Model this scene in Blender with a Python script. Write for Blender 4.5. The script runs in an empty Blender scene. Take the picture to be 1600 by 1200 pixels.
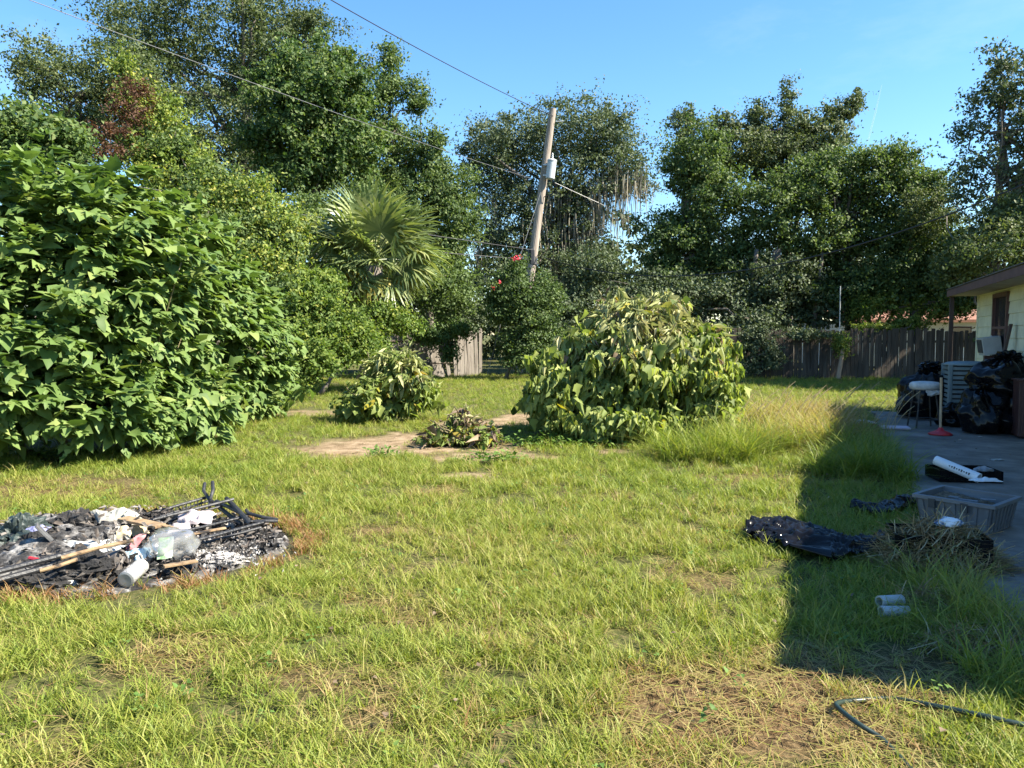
import bpy, bmesh, math, random
import numpy as np
from mathutils import Vector, Matrix, noise as mnoise

R = math.radians
SC = bpy.context.scene
COL = SC.collection
rng = np.random.default_rng(11)
random.seed(5)

# ------------------------------------------------------------------ camera
F = 1200.0                                    # focal length in photo pixels (1600 wide)
CAMH = 1.6
PITCH = math.atan(77 / F)
cam = bpy.data.cameras.new('camera')
cam.sensor_width = 36.0
cam.lens = 36.0 * F / 1600.0
cam.clip_start = 0.05
cam.clip_end = 20000
camo = bpy.data.objects.new('camera', cam)
COL.objects.link(camo)
camo.location = (0, 0, CAMH)
camo.rotation_euler = (R(90) - PITCH, 0, 0)
SC.camera = camo

# ------------------------------------------------------------------ world + sun
SUN_EL, SUN_BACK = R(43.5), R(14)              # from the right, a little behind the camera
sd = Vector((math.cos(SUN_EL) * math.cos(SUN_BACK), -math.cos(SUN_EL) * math.sin(SUN_BACK), math.sin(SUN_EL)))
world = bpy.data.worlds.new('World')
SC.world = world
world.use_nodes = True
wn, wl = world.node_tree.nodes, world.node_tree.links
wn.clear()
wo = wn.new('ShaderNodeOutputWorld')
wb = wn.new('ShaderNodeBackground')
sky = wn.new('ShaderNodeTexSky')
sky.sky_type = 'NISHITA'
sky.sun_disc = False
sky.sun_elevation = SUN_EL
sky.sun_rotation = math.atan2(sd.x, sd.y)
sky.air_density = 1.15
sky.dust_density = 0.0
sky.ozone_density = 5.0
wb.inputs['Strength'].default_value = 0.08
hs = wn.new('ShaderNodeHueSaturation')
hs.inputs['Saturation'].default_value = 1.16
wl.new(sky.outputs['Color'], hs.inputs['Color'])
ctc = wn.new('ShaderNodeTexCoord')
cmap = wn.new('ShaderNodeMapping'); cmap.inputs['Scale'].default_value = (1.0, 1.0, 3.2)
cnz = wn.new('ShaderNodeTexNoise'); cnz.inputs['Scale'].default_value = 2.6; cnz.inputs['Detail'].default_value = 8; cnz.inputs['Roughness'].default_value = 0.62
crp = wn.new('ShaderNodeMapRange'); crp.inputs[1].default_value = 0.56; crp.inputs[2].default_value = 0.85; crp.inputs[4].default_value = 0.16
cmx = wn.new('ShaderNodeMix'); cmx.data_type = 'RGBA'; cmx.inputs[7].default_value = (5.2, 5.4, 5.6, 1)      # thin wisps of cloud all over the sky
wl.new(ctc.outputs['Generated'], cmap.inputs[0]); wl.new(cmap.outputs[0], cnz.inputs['Vector']); wl.new(cnz.outputs['Fac'], crp.inputs[0])
wl.new(crp.outputs[0], cmx.inputs[0]); wl.new(hs.outputs[0], cmx.inputs[6])
wl.new(cmx.outputs[2], wb.inputs['Color'])
wl.new(wb.outputs[0], wo.inputs[0])
sun = bpy.data.lights.new('sun', 'SUN')
sun.energy = 5.0
sun.angle = R(0.53)
sun.color = (1.0, 0.925, 0.78)
suno = bpy.data.objects.new('sun', sun)
COL.objects.link(suno)
suno.rotation_euler = sd.to_track_quat('Z', 'Y').to_euler()

SC.view_settings.view_transform = 'Standard'
SC.view_settings.look = 'None'
SC.view_settings.exposure = 1.85
SC.view_settings.gamma = 1.0
SC.view_settings.use_curve_mapping = False
SC.cycles.max_bounces = 7
SC.cycles.diffuse_bounces = 3
SC.cycles.glossy_bounces = 3
SC.cycles.transmission_bounces = 5
SC.cycles.transparent_max_bounces = 8

# ------------------------------------------------------------------ photo pixel -> place
CP, SP = math.cos(PITCH), math.sin(PITCH)
def ray(px, py):
    u, v = (px - 800) / F, (600 - py) / F
    return Vector((u, CP + v * SP, -SP + v * CP))
def H(px, py, z=0.0):
    d = ray(px, py)
    t = (z - CAMH) / d.z
    return Vector((d.x * t, d.y * t, z))
def D(px, py, Y):
    d = ray(px, py)
    t = Y / d.y
    return Vector((d.x * t, Y, CAMH + d.z * t))
def V(*a): return Vector(a)

# ------------------------------------------------------------------ object helpers
def tag(o, label=None, cat=None, group=None, kind=None):
    if label: o['label'] = label
    if cat: o['category'] = cat
    if group: o['group'] = group
    if kind: o['kind'] = kind
    return o
def thing(name, loc, label, cat, group=None):
    o = bpy.data.objects.new(name, None)
    o.empty_display_size = 0.1
    COL.objects.link(o)
    o.location = loc
    return tag(o, label, cat, group)
def root_loc(o):
    return o.location if o.parent is None else root_loc(o.parent)
def link(o, parent=None):
    COL.objects.link(o)
    if parent is not None:
        o.parent = parent
        if parent.type == 'EMPTY':
            o.matrix_parent_inverse = Matrix.Translation(-Vector(parent.location))
        else:
            o.matrix_parent_inverse = parent.matrix_basis.inverted()
            # the parent's own parent inverse cancels, parts carry world coordinates
    return o
class MB:
    def __init__(self):
        self.v, self.f = [], []
    def add(self, vs, fs):
        b = len(self.v)
        self.v += [tuple(p) for p in vs]
        self.f += [tuple(i + b for i in f) for f in fs]
        return self
    def box(self, c, size, M=None):
        hx, hy, hz = size[0] / 2, size[1] / 2, size[2] / 2
        vs = [Vector((x, y, z)) for x in (-hx, hx) for y in (-hy, hy) for z in (-hz, hz)]
        if M is not None: vs = [M @ p for p in vs]
        vs = [p + Vector(c) for p in vs]
        return self.add(vs, [(0, 1, 3, 2), (4, 6, 7, 5), (0, 4, 5, 1), (2, 3, 7, 6), (0, 2, 6, 4), (1, 5, 7, 3)])
    def hexa(self, b, t):
        return self.add(list(b) + list(t), [(3, 2, 1, 0), (4, 5, 6, 7), (0, 1, 5, 4), (1, 2, 6, 5), (2, 3, 7, 6), (3, 0, 4, 7)])
    def tube(self, pts, rad, n=8, cap=True):
        pts = [Vector(p) for p in pts]
        if not hasattr(rad, '__len__'): rad = [rad] * len(pts)
        vs, fs = [], []
        up = None
        for i, p in enumerate(pts):
            t = (pts[min(i + 1, len(pts) - 1)] - pts[max(i - 1, 0)]).normalized()
            if up is None:
                up = Vector((0, 0, 1)) if abs(t.z) < 0.9 else Vector((1, 0, 0))
            a = t.cross(up).normalized()
            up = a.cross(t).normalized()
            for k in range(n):
                an = 2 * math.pi * k / n
                vs.append(p + (a * math.cos(an) + up * math.sin(an)) * rad[i])
        for i in range(len(pts) - 1):
            for k in range(n):
                fs.append((i * n + k, i * n + (k + 1) % n, (i + 1) * n + (k + 1) % n, (i + 1) * n + k))
        if cap:
            fs.append(tuple(range(n - 1, -1, -1)))
            fs.append(tuple((len(pts) - 1) * n + k for k in range(n)))
        return self.add(vs, fs)
    def lathe(self, prof, c, n=24, M=None):
        vs, fs = [], []
        for r, z in prof:
            for k in range(n):
                a = 2 * math.pi * k / n
                p = Vector((r * math.cos(a), r * math.sin(a), z))
                if M is not None: p = M @ p
                vs.append(p + Vector(c))
        for i in range(len(prof) - 1):
            for k in range(n):
                fs.append((i * n + k, i * n + (k + 1) % n, (i + 1) * n + (k + 1) % n, (i + 1) * n + k))
        return self.add(vs, fs)
    def build(self, name, mat, parent=None, smooth=False, bevel=0, solid=0):
        me = bpy.data.meshes.new(name)
        me.from_pydata(self.v, [], self.f)
        me.materials.append(mat)
        if smooth: me.shade_smooth()
        me.update()
        o = bpy.data.objects.new(name, me)
        link(o, parent)
        if solid:
            m = o.modifiers.new('s', 'SOLIDIFY'); m.thickness = solid; m.offset = 0
        if bevel:
            m = o.modifiers.new('b', 'BEVEL'); m.width = bevel; m.segments = 2; m.limit_method = 'ANGLE'
        return o

def tri_mesh(name, verts, tris, mat, rnd=None):
    me = bpy.data.meshes.new(name)
    n, m = len(verts), len(tris)
    me.vertices.add(n)
    me.vertices.foreach_set('co', np.ascontiguousarray(verts, dtype=np.float32).ravel())
    me.loops.add(m * 3)
    me.loops.foreach_set('vertex_index', np.ascontiguousarray(tris, dtype=np.int32).ravel())
    me.polygons.add(m)
    me.polygons.foreach_set('loop_start', np.arange(0, m * 3, 3, dtype=np.int32))
    me.update(calc_edges=True)
    if rnd is not None:
        a = me.attributes.new('rnd', 'FLOAT', 'FACE')
        a.data.foreach_set('value', np.ascontiguousarray(rnd, dtype=np.float32))
    me.materials.append(mat)
    return me

# ------------------------------------------------------------------ materials
def nodes(name):
    m = bpy.data.materials.new(name)
    m.use_nodes = True
    nt = m.node_tree
    nt.nodes.clear()
    out = nt.nodes.new('ShaderNodeOutputMaterial')
    return m, nt, out
def ramp(nt, stops):
    r = nt.nodes.new('ShaderNodeValToRGB')
    e = r.color_ramp.elements
    while len(e) < len(stops): e.new(0.5)
    for i, (p, c) in enumerate(stops):
        e[i].position = p
        e[i].color = (*c, 1)
    return r
def plain(name, stops, scale=6, rough=0.7, bump=0.0, bscale=None, metal=0.0, stretch=(1, 1, 1), detail=6, spec=0.5, alpha=None, trans=0):
    if not isinstance(stops[0], (tuple, list)): stops = [stops]
    if not isinstance(stops[0][1], (tuple, list)): stops = [(i / max(1, len(stops) - 1) * 0.5 + 0.25, c) for i, c in enumerate(stops)]
    if len(stops) == 1: stops = [(0.25, stops[0][1]), (0.75, stops[0][1])]
    m, nt, out = nodes(name)
    N, L = nt.nodes, nt.links
    tc = N.new('ShaderNodeTexCoord')
    mp = N.new('ShaderNodeMapping'); mp.inputs['Scale'].default_value = stretch
    L.new(tc.outputs['Object'], mp.inputs['Vector'])
    nz = N.new('ShaderNodeTexNoise'); nz.inputs['Scale'].default_value = scale; nz.inputs['Detail'].default_value = detail
    nz.inputs['Roughness'].default_value = 0.65
    L.new(mp.outputs[0], nz.inputs['Vector'])
    rp = ramp(nt, stops)
    L.new(nz.outputs['Fac'], rp.inputs['Fac'])
    b = N.new('ShaderNodeBsdfPrincipled')
    L.new(rp.outputs[0], b.inputs['Base Color'])
    b.inputs['Roughness'].default_value = rough
    b.inputs['Metallic'].default_value = metal
    b.inputs['Specular IOR Level'].default_value = spec
    if alpha is not None: b.inputs['Alpha'].default_value = alpha
    if trans: b.inputs['Transmission Weight'].default_value = trans
    if bump:
        n2 = N.new('ShaderNodeTexNoise'); n2.inputs['Scale'].default_value = bscale or scale * 4; n2.inputs['Detail'].default_value = 5
        L.new(mp.outputs[0], n2.inputs['Vector'])
        bp = N.new('ShaderNodeBump'); bp.inputs['Strength'].default_value = bump; bp.inputs['Distance'].default_value = 0.02
        L.new(n2.outputs['Fac'], bp.inputs['Height'])
        L.new(bp.outputs[0], b.inputs['Normal'])
    L.new(b.outputs[0], out.inputs[0])
    return m
def leaf_mat(name, stops, transl=0.35, rough=0.6, tint=(1.25, 1.35, 0.6), spec=0.25, instancer=None):
    m, nt, out = nodes(name)
    N, L = nt.nodes, nt.links
    at = N.new('ShaderNodeAttribute'); at.attribute_name = 'rnd'
    oi = N.new('ShaderNodeObjectInfo')
    ad = N.new('ShaderNodeMath'); ad.operation = 'ADD'
    L.new(at.outputs['Fac'], ad.inputs[0]); L.new(oi.outputs['Random'], ad.inputs[1])
    if instancer:
        ai = N.new('ShaderNodeAttribute'); ai.attribute_type = 'INSTANCER'; ai.attribute_name = instancer
        # tuft dryness plus a little blade variation
        mu = N.new('ShaderNodeMath'); mu.operation = 'MULTIPLY'; mu.inputs[1].default_value = 0.34
        L.new(at.outputs['Fac'], mu.inputs[0])
        fr = N.new('ShaderNodeMath'); fr.operation = 'ADD'; fr.use_clamp = True
        L.new(mu.outputs[0], fr.inputs[0]); L.new(ai.outputs['Fac'], fr.inputs[1])
    else:
        fr = N.new('ShaderNodeMath'); fr.operation = 'FRACT'
        L.new(ad.outputs[0], fr.inputs[0])
    rp = ramp(nt, stops)
    L.new(fr.outputs[0], rp.inputs['Fac'])
    b = N.new('ShaderNodeBsdfPrincipled')
    b.inputs['Roughness'].default_value = rough
    b.inputs['Specular IOR Level'].default_value = spec
    L.new(rp.outputs[0], b.inputs['Base Color'])
    tr = N.new('ShaderNodeBsdfTranslucent')
    mx = N.new('ShaderNodeMix'); mx.data_type = 'RGBA'; mx.blend_type = 'MULTIPLY'; mx.inputs[0].default_value = 1
    L.new(rp.outputs[0], mx.inputs[6]); mx.inputs[7].default_value = (*tint, 1)
    L.new(mx.outputs[2], tr.inputs['Color'])
    ms = N.new('ShaderNodeMixShader'); ms.inputs[0].default_value = transl
    L.new(b.outputs[0], ms.inputs[1]); L.new(tr.outputs[0], ms.inputs[2])
    L.new(ms.outputs[0], out.inputs[0])
    return m

bark = plain('bark', [(0.25, (0.05, 0.04, 0.03)), (0.55, (0.13, 0.11, 0.09)), (0.8, (0.24, 0.21, 0.18))], 5, 0.9, 0.7, 12, stretch=(1, 1, 0.25))
stem_mat = plain('stem', [(0.3, (0.09, 0.07, 0.035)), (0.7, (0.2, 0.17, 0.08))], 8, 0.8)
black_plastic = plain('black_plastic', [(0.3, (0.004, 0.004, 0.005)), (0.7, (0.008, 0.008, 0.009))], 3, 0.16, 0.0, spec=0.22)
black_metal = plain('charred_metal', [(0.3, (0.010, 0.010, 0.011)), (0.6, (0.03, 0.03, 0.032)), (0.78, (0.10, 0.095, 0.09))], 9, 0.5, 0.3, 40)

# ------------------------------------------------------------------ leaves
def leaf_template(half, mid, fold=0.25, droop=0.3, curl=0.0):
    """half: outline (x,y) from base to tip; mid: midrib y for each outline point. +Y is the leaf axis, +Z its face."""
    vs, tris = [], []
    n = len(half)
    def zz(x, y): return fold * abs(x) - droop * y * y - curl * x * x
    for y in mid: vs.append((0, y, zz(0, y)))
    for s in (1, -1):
        o = len(vs)
        for x, y in half: vs.append((s * x, y, zz(x, y)))
        for i in range(n - 1):
            q = (i, o + i, o + i + 1, i + 1) if s > 0 else (i, i + 1, o + i + 1, o + i)
            tris += [(q[0], q[1], q[2]), (q[0], q[2], q[3])]
    return np.array(vs, float), np.array(tris, int)
T_HEART = leaf_template([(0.10, -0.03), (0.34, 0.02), (0.40, 0.25), (0.27, 0.58), (0.12, 0.84), (0.0, 1.02)], [0, 0.1, 0.28, 0.55, 0.8, 1.0], 0.22, 0.28)
T_LOBE = leaf_template([(0.10, -0.04), (0.38, 0.05), (0.50, 0.34), (0.27, 0.42), (0.20, 0.72), (0.0, 1.02)], [0, 0.1, 0.28, 0.42, 0.72, 1.0], 0.2, 0.34)
T_ANG = leaf_template([(0.06, 0.0), (0.30, 0.08), (0.48, 0.42), (0.30, 0.6), (0.12, 0.86), (0.0, 1.02)], [0, 0.1, 0.3, 0.55, 0.8, 1.0], 0.3, 0.2)
T_WILT = leaf_template([(0.04, 0.0), (0.20, 0.05), (0.25, 0.28), (0.13, 0.5), (0.15, 0.72), (0.0, 1.05)], [0, 0.1, 0.3, 0.55, 0.8, 1.0], 1.5, 0.5)
T_DRY = leaf_template([(0.02, 0.0), (0.07, 0.12), (0.12, 0.3), (0.05, 0.6), (0.07, 0.85), (0.0, 1.05)], [0, 0.1, 0.3, 0.58, 0.82, 1.0], 1.8, -0.25)
L_HEART = leaf_template([(0.10, -0.03), (0.40, 0.18), (0.24, 0.62), (0.0, 1.02)], [0, 0.15, 0.6, 1.0], 0.22, 0.28)
L_LOBE = leaf_template([(0.10, -0.04), (0.50, 0.32), (0.24, 0.48), (0.0, 1.02)], [0, 0.2, 0.5, 1.0], 0.2, 0.34)
L_ANG = leaf_template([(0.06, 0.0), (0.46, 0.40), (0.14, 0.82), (0.0, 1.02)], [0, 0.3, 0.7, 1.0], 0.3, 0.2)
L_WILT = leaf_template([(0.04, 0.0), (0.25, 0.25), (0.14, 0.65), (0.0, 1.05)], [0, 0.3, 0.65, 1.0], 1.5, 0.5)
L_DRY = leaf_template([(0.02, 0.0), (0.12, 0.3), (0.05, 0.65), (0.0, 1.05)], [0, 0.3, 0.65, 1.0], 1.8, -0.25)
LOW = {id(T_HEART): L_HEART, id(T_LOBE): L_LOBE, id(T_ANG): L_ANG, id(T_WILT): L_WILT, id(T_DRY): L_DRY}
T_DIA = (np.array([(0, 0, 0), (0.3, 0.45, 0.07), (0, 1, -0.08), (-0.3, 0.45, 0.07)], float), np.array([(0, 1, 2), (0, 2, 3)]))

def unit(a):
    return a / np.maximum(np.linalg.norm(a, axis=-1, keepdims=True), 1e-9)
def frames(d, n):
    d = unit(d)
    x = unit(np.cross(d, n))
    n2 = np.cross(x, d)
    return np.stack([x, d, n2], axis=-1)            # columns
def joined_leaves(tmpl, pos, fr, size, rnd):
    v, t = tmpl
    P = np.einsum('nij,vj->nvi', fr, v) * size[:, None, None] + pos[:, None, :]
    N = len(pos)
    T = t[None] + (np.arange(N) * len(v))[:, None, None]
    return P.reshape(-1, 3), T.reshape(-1, 3), np.repeat(rnd, len(t))
def cloud_object(name, groups, mat, parent, kind='stuff'):
    vs, ts, rs, b = [], [], [], 0
    for tm, pos, fr, size, rnd in groups:
        if len(pos) == 0: continue
        P, T, rr = joined_leaves(tm, pos, fr, size, rnd)
        vs.append(P); ts.append(T + b); rs.append(rr); b += len(P)
    me = tri_mesh(name, np.concatenate(vs), np.concatenate(ts), mat, np.concatenate(rs))
    o = bpy.data.objects.new(name, me)
    link(o, parent)
    if kind: o['kind'] = kind
    return o
def rand_dir(n):
    return unit(rng.normal(size=(n, 3)))

# ================================================================== GROUND
def soft(x, y, c, rx, ry, p=2.0):
    d = ((x - c.x) / rx) ** 2 + ((y - c.y) / ry) ** 2
    return np.clip(1.3 - d, 0, 1)
def vnoise(x, y, s, seed=0.0):
    x, y = np.asarray(x) * s + seed, np.asarray(y) * s + seed * 1.7
    xi, yi = np.floor(x), np.floor(y)
    fx, fy = x - xi, y - yi
    fx, fy = fx * fx * (3 - 2 * fx), fy * fy * (3 - 2 * fy)
    def h(a, b): return np.modf(np.abs(np.sin(a * 127.1 + b * 311.7) * 43758.5453))[0]
    return (h(xi, yi) * (1 - fx) + h(xi + 1, yi) * fx) * (1 - fy) + (h(xi, yi + 1) * (1 - fx) + h(xi + 1, yi + 1) * fx) * fy
def fbm(x, y, s, seed=0.0):
    return 0.5 * vnoise(x, y, s, seed) + 0.3 * vnoise(x, y, s * 2.1, seed + 5) + 0.2 * vnoise(x, y, s * 4.3, seed + 9)

PIT = V(-3.05, 5.65, 0)
SAND = [(H(640, 692), 1.7, 1.45, 1.0), (H(560, 700), 1.0, 0.7, 1.0), (H(750, 712), 1.0, 0.42, 1.0), (H(480, 643), 1.0, 0.7, 0.75), (H(740, 662), .8, .9, 1.0),
        (H(740, 742), 0.5, 0.25, 0.8), (H(960, 706), 0.4, 0.25, 0.6), (H(815, 655), 0.45, 1.2, 0.85)]
STRAW = [(H(1160, 1095), 0.62, 0.42, 1.15), (H(1120, 1060), 0.3, 0.2, 0.8), (H(1380, 1050), 0.9, 0.35, 0.75), (H(260, 1030), 0.35, 0.22, 0.7), (H(90, 760), 1.6, 0.7, 0.6), (H(600, 835), 0.35, 0.25, 0.7),
         (H(580, 935), 0.22, 0.15, 0.7), (H(680, 950), 0.2, 0.13, 0.65), (H(1090, 905), 0.25, 0.2, 0.6), (H(670, 770), 0.35, 0.25, 0.7), (H(960, 775), 0.4, 0.3, 0.5),
         (H(100, 1150), 0.25, 0.16, 0.6), (H(480, 1050), 0.22, 0.12, 0.6), (H(1250, 745), 1.4, 0.5, 0.35), (H(720, 1130), 0.2, 0.1, 0.5)]
def masks(x, y):
    wob = (fbm(x, y, 2.2, 3.0) - 0.5)
    wx, wy = x + 0.5 * (fbm(x, y, 1.3, 1.0) - 0.5), y + 0.5 * (fbm(x, y, 1.3, 7.0) - 0.5)
    sand = np.zeros_like(x)
    for c, rx, ry, a in SAND: sand = np.maximum(sand, a * soft(wx, wy, c, rx, ry))
    sand = np.clip(sand * 1.25 + wob * 1.9 - 0.12, 0, 1) * (sand > 0)
    straw = np.zeros_like(x)
    for c, rx, ry, a in STRAW: straw = np.maximum(straw, a * soft(wx, wy, c, rx, ry))
    straw = np.clip(straw + wob * 0.8 * (straw > 0), 0, 1)
    patch = np.clip((fbm(x, y, 1.7, 21.0) - 0.56) * 5, 0, 1) * np.clip((11 - y) / 5, 0.25, 1) * 0.5
    straw = np.maximum(straw, patch)
    dpit = np.sqrt(((x - PIT.x) / 1.38) ** 2 + ((y - PIT.y) / 1.02) ** 2) + wob * 0.15
    return sand, straw, dpit
# patio: parallel to the house wall
WD = Vector((-0.3714, -0.9285, 0))                # along the wall towards the camera
WN = Vector((-0.9285, 0.3714, 0))                 # out of the wall, to the yard
HC = Vector((9.7, 16.0, 0))                       # far corner of the house wall
def on_patio(x, y, m=0.0):
    d = (x - HC.x) * WN.x + (y - HC.y) * WN.y     # distance from wall
    s = (x - HC.x) * WD.x + (y - HC.y) * WD.y
    w = 2.06 + 0.25 * (fbm(x, y, 0.9, 4.0) - 0.5) * 2
    return (d < w - m) & (s > 0.9) & (s < 16)

def axis(lo, hi, step, far):
    a = list(np.arange(lo, hi + 1e-6, step))
    s = step
    v = a[-1]
    up = []
    while v < far:
        s *= 1.5; v += s; up.append(v)
    s = step; v = a[0]; dn = []
    while v > -far:
        s *= 1.5; v -= s; dn.append(v)
    return np.array(dn[::-1] + a + up)
gx, gy = axis(-11, 11, 0.11, 3000), axis(1.5, 31, 0.11, 3000)
GX, GY = np.meshgrid(gx, gy)
sand, straw, dpit = masks(GX, GY)
near = (np.abs(GX) < 16) & (GY > 0) & (GY < 36)
gz = np.where(near, (fbm(GX, GY, 0.9, 2.0) - 0.5) * 0.05 + (fbm(GX, GY, 4.0, 8.0) - 0.5) * 0.018, 0) - 0.02
gz = np.where(on_patio(GX, GY, -0.15), -0.05, gz)
nx, ny = len(gx), len(gy)
idx = np.arange(nx * ny).reshape(ny, nx)
q = np.stack([idx[:-1, :-1], idx[:-1, 1:], idx[1:, 1:], idx[1:, :-1]], -1).reshape(-1, 4)
gt = np.concatenate([q[:, [0, 1, 2]], q[:, [0, 2, 3]]])
gm, nt, out = nodes('soil')
N, L = nt.nodes, nt.links
tc = N.new('ShaderNodeTexCoord')
def nz(scale, det=6):
    n_ = N.new('ShaderNodeTexNoise'); n_.inputs['Scale'].default_value = scale; n_.inputs['Detail'].default_value = det
    n_.inputs['Roughness'].default_value = 0.7
    L.new(tc.outputs['Object'], n_.inputs['Vector']); return n_
n1, n2, n3 = nz(1.2), nz(28), nz(5)
thatch = ramp(nt, [(0.3, (0.035, 0.045, 0.014)), (0.5, (0.08, 0.085, 0.028)), (0.68, (0.15, 0.125, 0.06))])
L.new(n2.outputs['Fac'], thatch.inputs['Fac'])
sandr = ramp(nt, [(0.3, (0.07, 0.045, 0.026)), (0.46, (0.21, 0.15, 0.09)), (0.68, (0.35, 0.265, 0.175))])
L.new(n3.outputs['Fac'], sandr.inputs['Fac'])
strawr = ramp(nt, [(0.3, (0.045, 0.028, 0.014)), (0.5, (0.115, 0.075, 0.038)), (0.72, (0.21, 0.15, 0.08))])
L.new(n2.outputs['Fac'], strawr.inputs['Fac'])
def mixc(a, b, f):
    m_ = N.new('ShaderNodeMix'); m_.data_type = 'RGBA'
    L.new(a, m_.inputs[6]); L.new(b, m_.inputs[7]); L.new(f, m_.inputs[0]); return m_.outputs[2]
def attr(nm):
    a_ = N.new('ShaderNodeAttribute'); a_.attribute_name = nm; return a_.outputs['Fac']
c1 = mixc(thatch.outputs[0], strawr.outputs[0], attr('straw'))
c2 = mixc(c1, sandr.outputs[0], attr('sand'))
burn = ramp(nt, [(0.3, (0.015, 0.013, 0.012)), (0.55, (0.06, 0.05, 0.045)), (0.75, (0.2, 0.18, 0.16))])
L.new(n2.outputs['Fac'], burn.inputs['Fac'])
c3 = mixc(c2, burn.outputs[0], attr('burnt'))
b = N.new('ShaderNodeBsdfPrincipled'); b.inputs['Roughness'].default_value = 0.95; b.inputs['Specular IOR Level'].default_value = 0.1
L.new(c3, b.inputs['Base Color'])
bp = N.new('ShaderNodeBump'); bp.inputs['Strength'].default_value = 0.8; bp.inputs['Distance'].default_value = 0.03
L.new(n2.outputs['Fac'], bp.inputs['Height']); L.new(bp.outputs[0], b.inputs['Normal'])
L.new(b.outputs[0], out.inputs[0])
gme = tri_mesh('ground', np.stack([GX, GY, gz], -1).reshape(-1, 3), gt, gm)
for nm, arr in (('sand', sand), ('straw', straw), ('burnt', np.clip((1.04 - dpit) * 7, 0, 1))):
    a = gme.attributes.new(nm, 'FLOAT', 'POINT'); a.data.foreach_set('value', arr.astype(np.float32).ravel())
gme.shade_smooth()
ground = bpy.data.objects.new('ground', gme); COL.objects.link(ground); ground['kind'] = 'structure'

# ---- patio slab with a broken, earth-covered edge
conc = plain('concrete', [(0.25, (0.05, 0.042, 0.035)), (0.45, (0.13, 0.115, 0.10)), (0.6, (0.20, 0.185, 0.165)), (0.8, (0.28, 0.265, 0.24))], 1.6, 0.9, 0.35, 30, stretch=(1, 1, 1), detail=10)
mb = MB()
ss = np.arange(1.0, 15.6, 0.12)
edge = []
for s in ss:
    w = 2.06 + 0.16 * (float(fbm(np.array(s), np.array(0.3), 1.3, 3.0)) - 0.5) * 2 + 0.03 * random.random()
    edge.append((s, w))
top, bot = [], []
for s, w in edge:
    p = HC + WD * s
    top += [p + WN * 0.01 + V(0, 0, 0.03), p + WN * w + V(0, 0, 0.022)]
    bot += [p + WN * 0.01 + V(0, 0, -0.12), p + WN * (w + 0.02) + V(0, 0, -0.12)]
n = len(edge)
fs = []
for i in range(n - 1):
    a = 2 * i
    fs.append((a, a + 2, a + 3, a + 1))
    fs.append((a + 1, a + 3, 2 * n + a + 3, 2 * n + a + 1))
fs += [(0, 1, 2 * n + 1, 2 * n), (2 * n - 2, 4 * n - 2, 4 * n - 1, 2 * n - 1)]
mb.add(top + bot, fs)
patio = mb.build('patio', conc); patio['kind'] = 'structure'

# ================================================================== HOUSE
cream = plain('cream_siding', [(0.3, (0.55, 0.54, 0.40)), (0.6, (0.68, 0.67, 0.50)), (0.8, (0.74, 0.73, 0.60))], 3, 0.7, 0.15, 30)
maroon = plain('maroon_trim', [(0.3, (0.07, 0.035, 0.035)), (0.7, (0.13, 0.065, 0.06))], 5, 0.7, 0.2)
shingle_m = plain('shingle', [(0.3, (0.05, 0.045, 0.045)), (0.6, (0.11, 0.10, 0.095)), (0.8, (0.17, 0.155, 0.15))], 9, 0.95, 0.5)
soffit_m = plain('soffit', [(0.3, (0.20, 0.17, 0.16)), (0.7, (0.32, 0.28, 0.26))], 4, 0.8)
glass_m = plain('window_glass', [(0.3, (0.015, 0.017, 0.02)), (0.7, (0.03, 0.033, 0.036))], 2, 0.06)
post_m = plain('weathered_post', [(0.3, (0.035, 0.022, 0.02)), (0.7, (0.085, 0.055, 0.045))], 6, 0.85, 0.4, stretch=(1, 1, 0.2))
house = thing('house', HC, 'cream clapboard house with maroon eaves beside the concrete patio at right', 'house')
ML = Matrix((WD, -WN, V(0, 0, 1))).transposed()        # local x along wall (to camera), y into the house
def hp(s, d, z): return HC + WD * s + WN * d + V(0, 0, z)
HL = 13.9
core = MB(); core.hexa([hp(0.02, -0.02, 0), hp(HL, -0.02, 0), hp(HL, -7, 0), hp(0.02, -7, 0)], [hp(0.02, -0.02, 2.6), hp(HL, -0.02, 2.6), hp(HL, -7, 2.6), hp(0.02, -7, 2.6)])
# far and near gable walls
for s in (0.02, HL):
    core.add([hp(s, -0.02, 2.6), hp(s, -7, 2.6), hp(s, -3.5, 3.6)], [(0, 1, 2)])
core.build('wall', cream, house)
WIN = (1.62, 2.72, 1.12, 2.3)
def clap(s0, s1, z, h):
    # one lap-siding piece: thicker at its lower edge
    m = MB(); g = 0.004
    m.hexa([hp(s0 + g, 0.0, z), hp(s1 - g, 0.0, z), hp(s1 - g, 0.024, z), hp(s0 + g, 0.024, z)],
           [hp(s0 + g, 0.0, z + h), hp(s1 - g, 0.0, z + h), hp(s1 - g, 0.006, z + h), hp(s0 + g, 0.006, z + h)])
    m.build('siding_board', cream, house)
ch = 0.212
for i in range(12):
    z = 0.06 + i * ch
    off = (i * 0.53) % 1.2
    cuts = [0.0] + [c for c in np.arange(off, 7, 1.2) if c > 0.15] + [HL]
    for a_, b_ in zip(cuts[:-1], cuts[1:]):
        if z + ch > WIN[2] and z < WIN[3] and b_ > WIN[0] and a_ < WIN[1]:
            if a_ < WIN[0] - 0.06: clap(a_, WIN[0] - 0.05, z, ch - 0.003)
            if b_ > WIN[1] + 0.06: clap(WIN[1] + 0.05, b_, z, ch - 0.003)
        else:
            clap(a_, b_, z, ch - 0.003)
m = MB(); m.box(hp(-0.02, 0.0, 1.3), (0.08, 0.08, 2.6), ML); m.build('corner_board', cream, house)
win = MB()
s0, s1, z0, z1 = WIN
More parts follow.
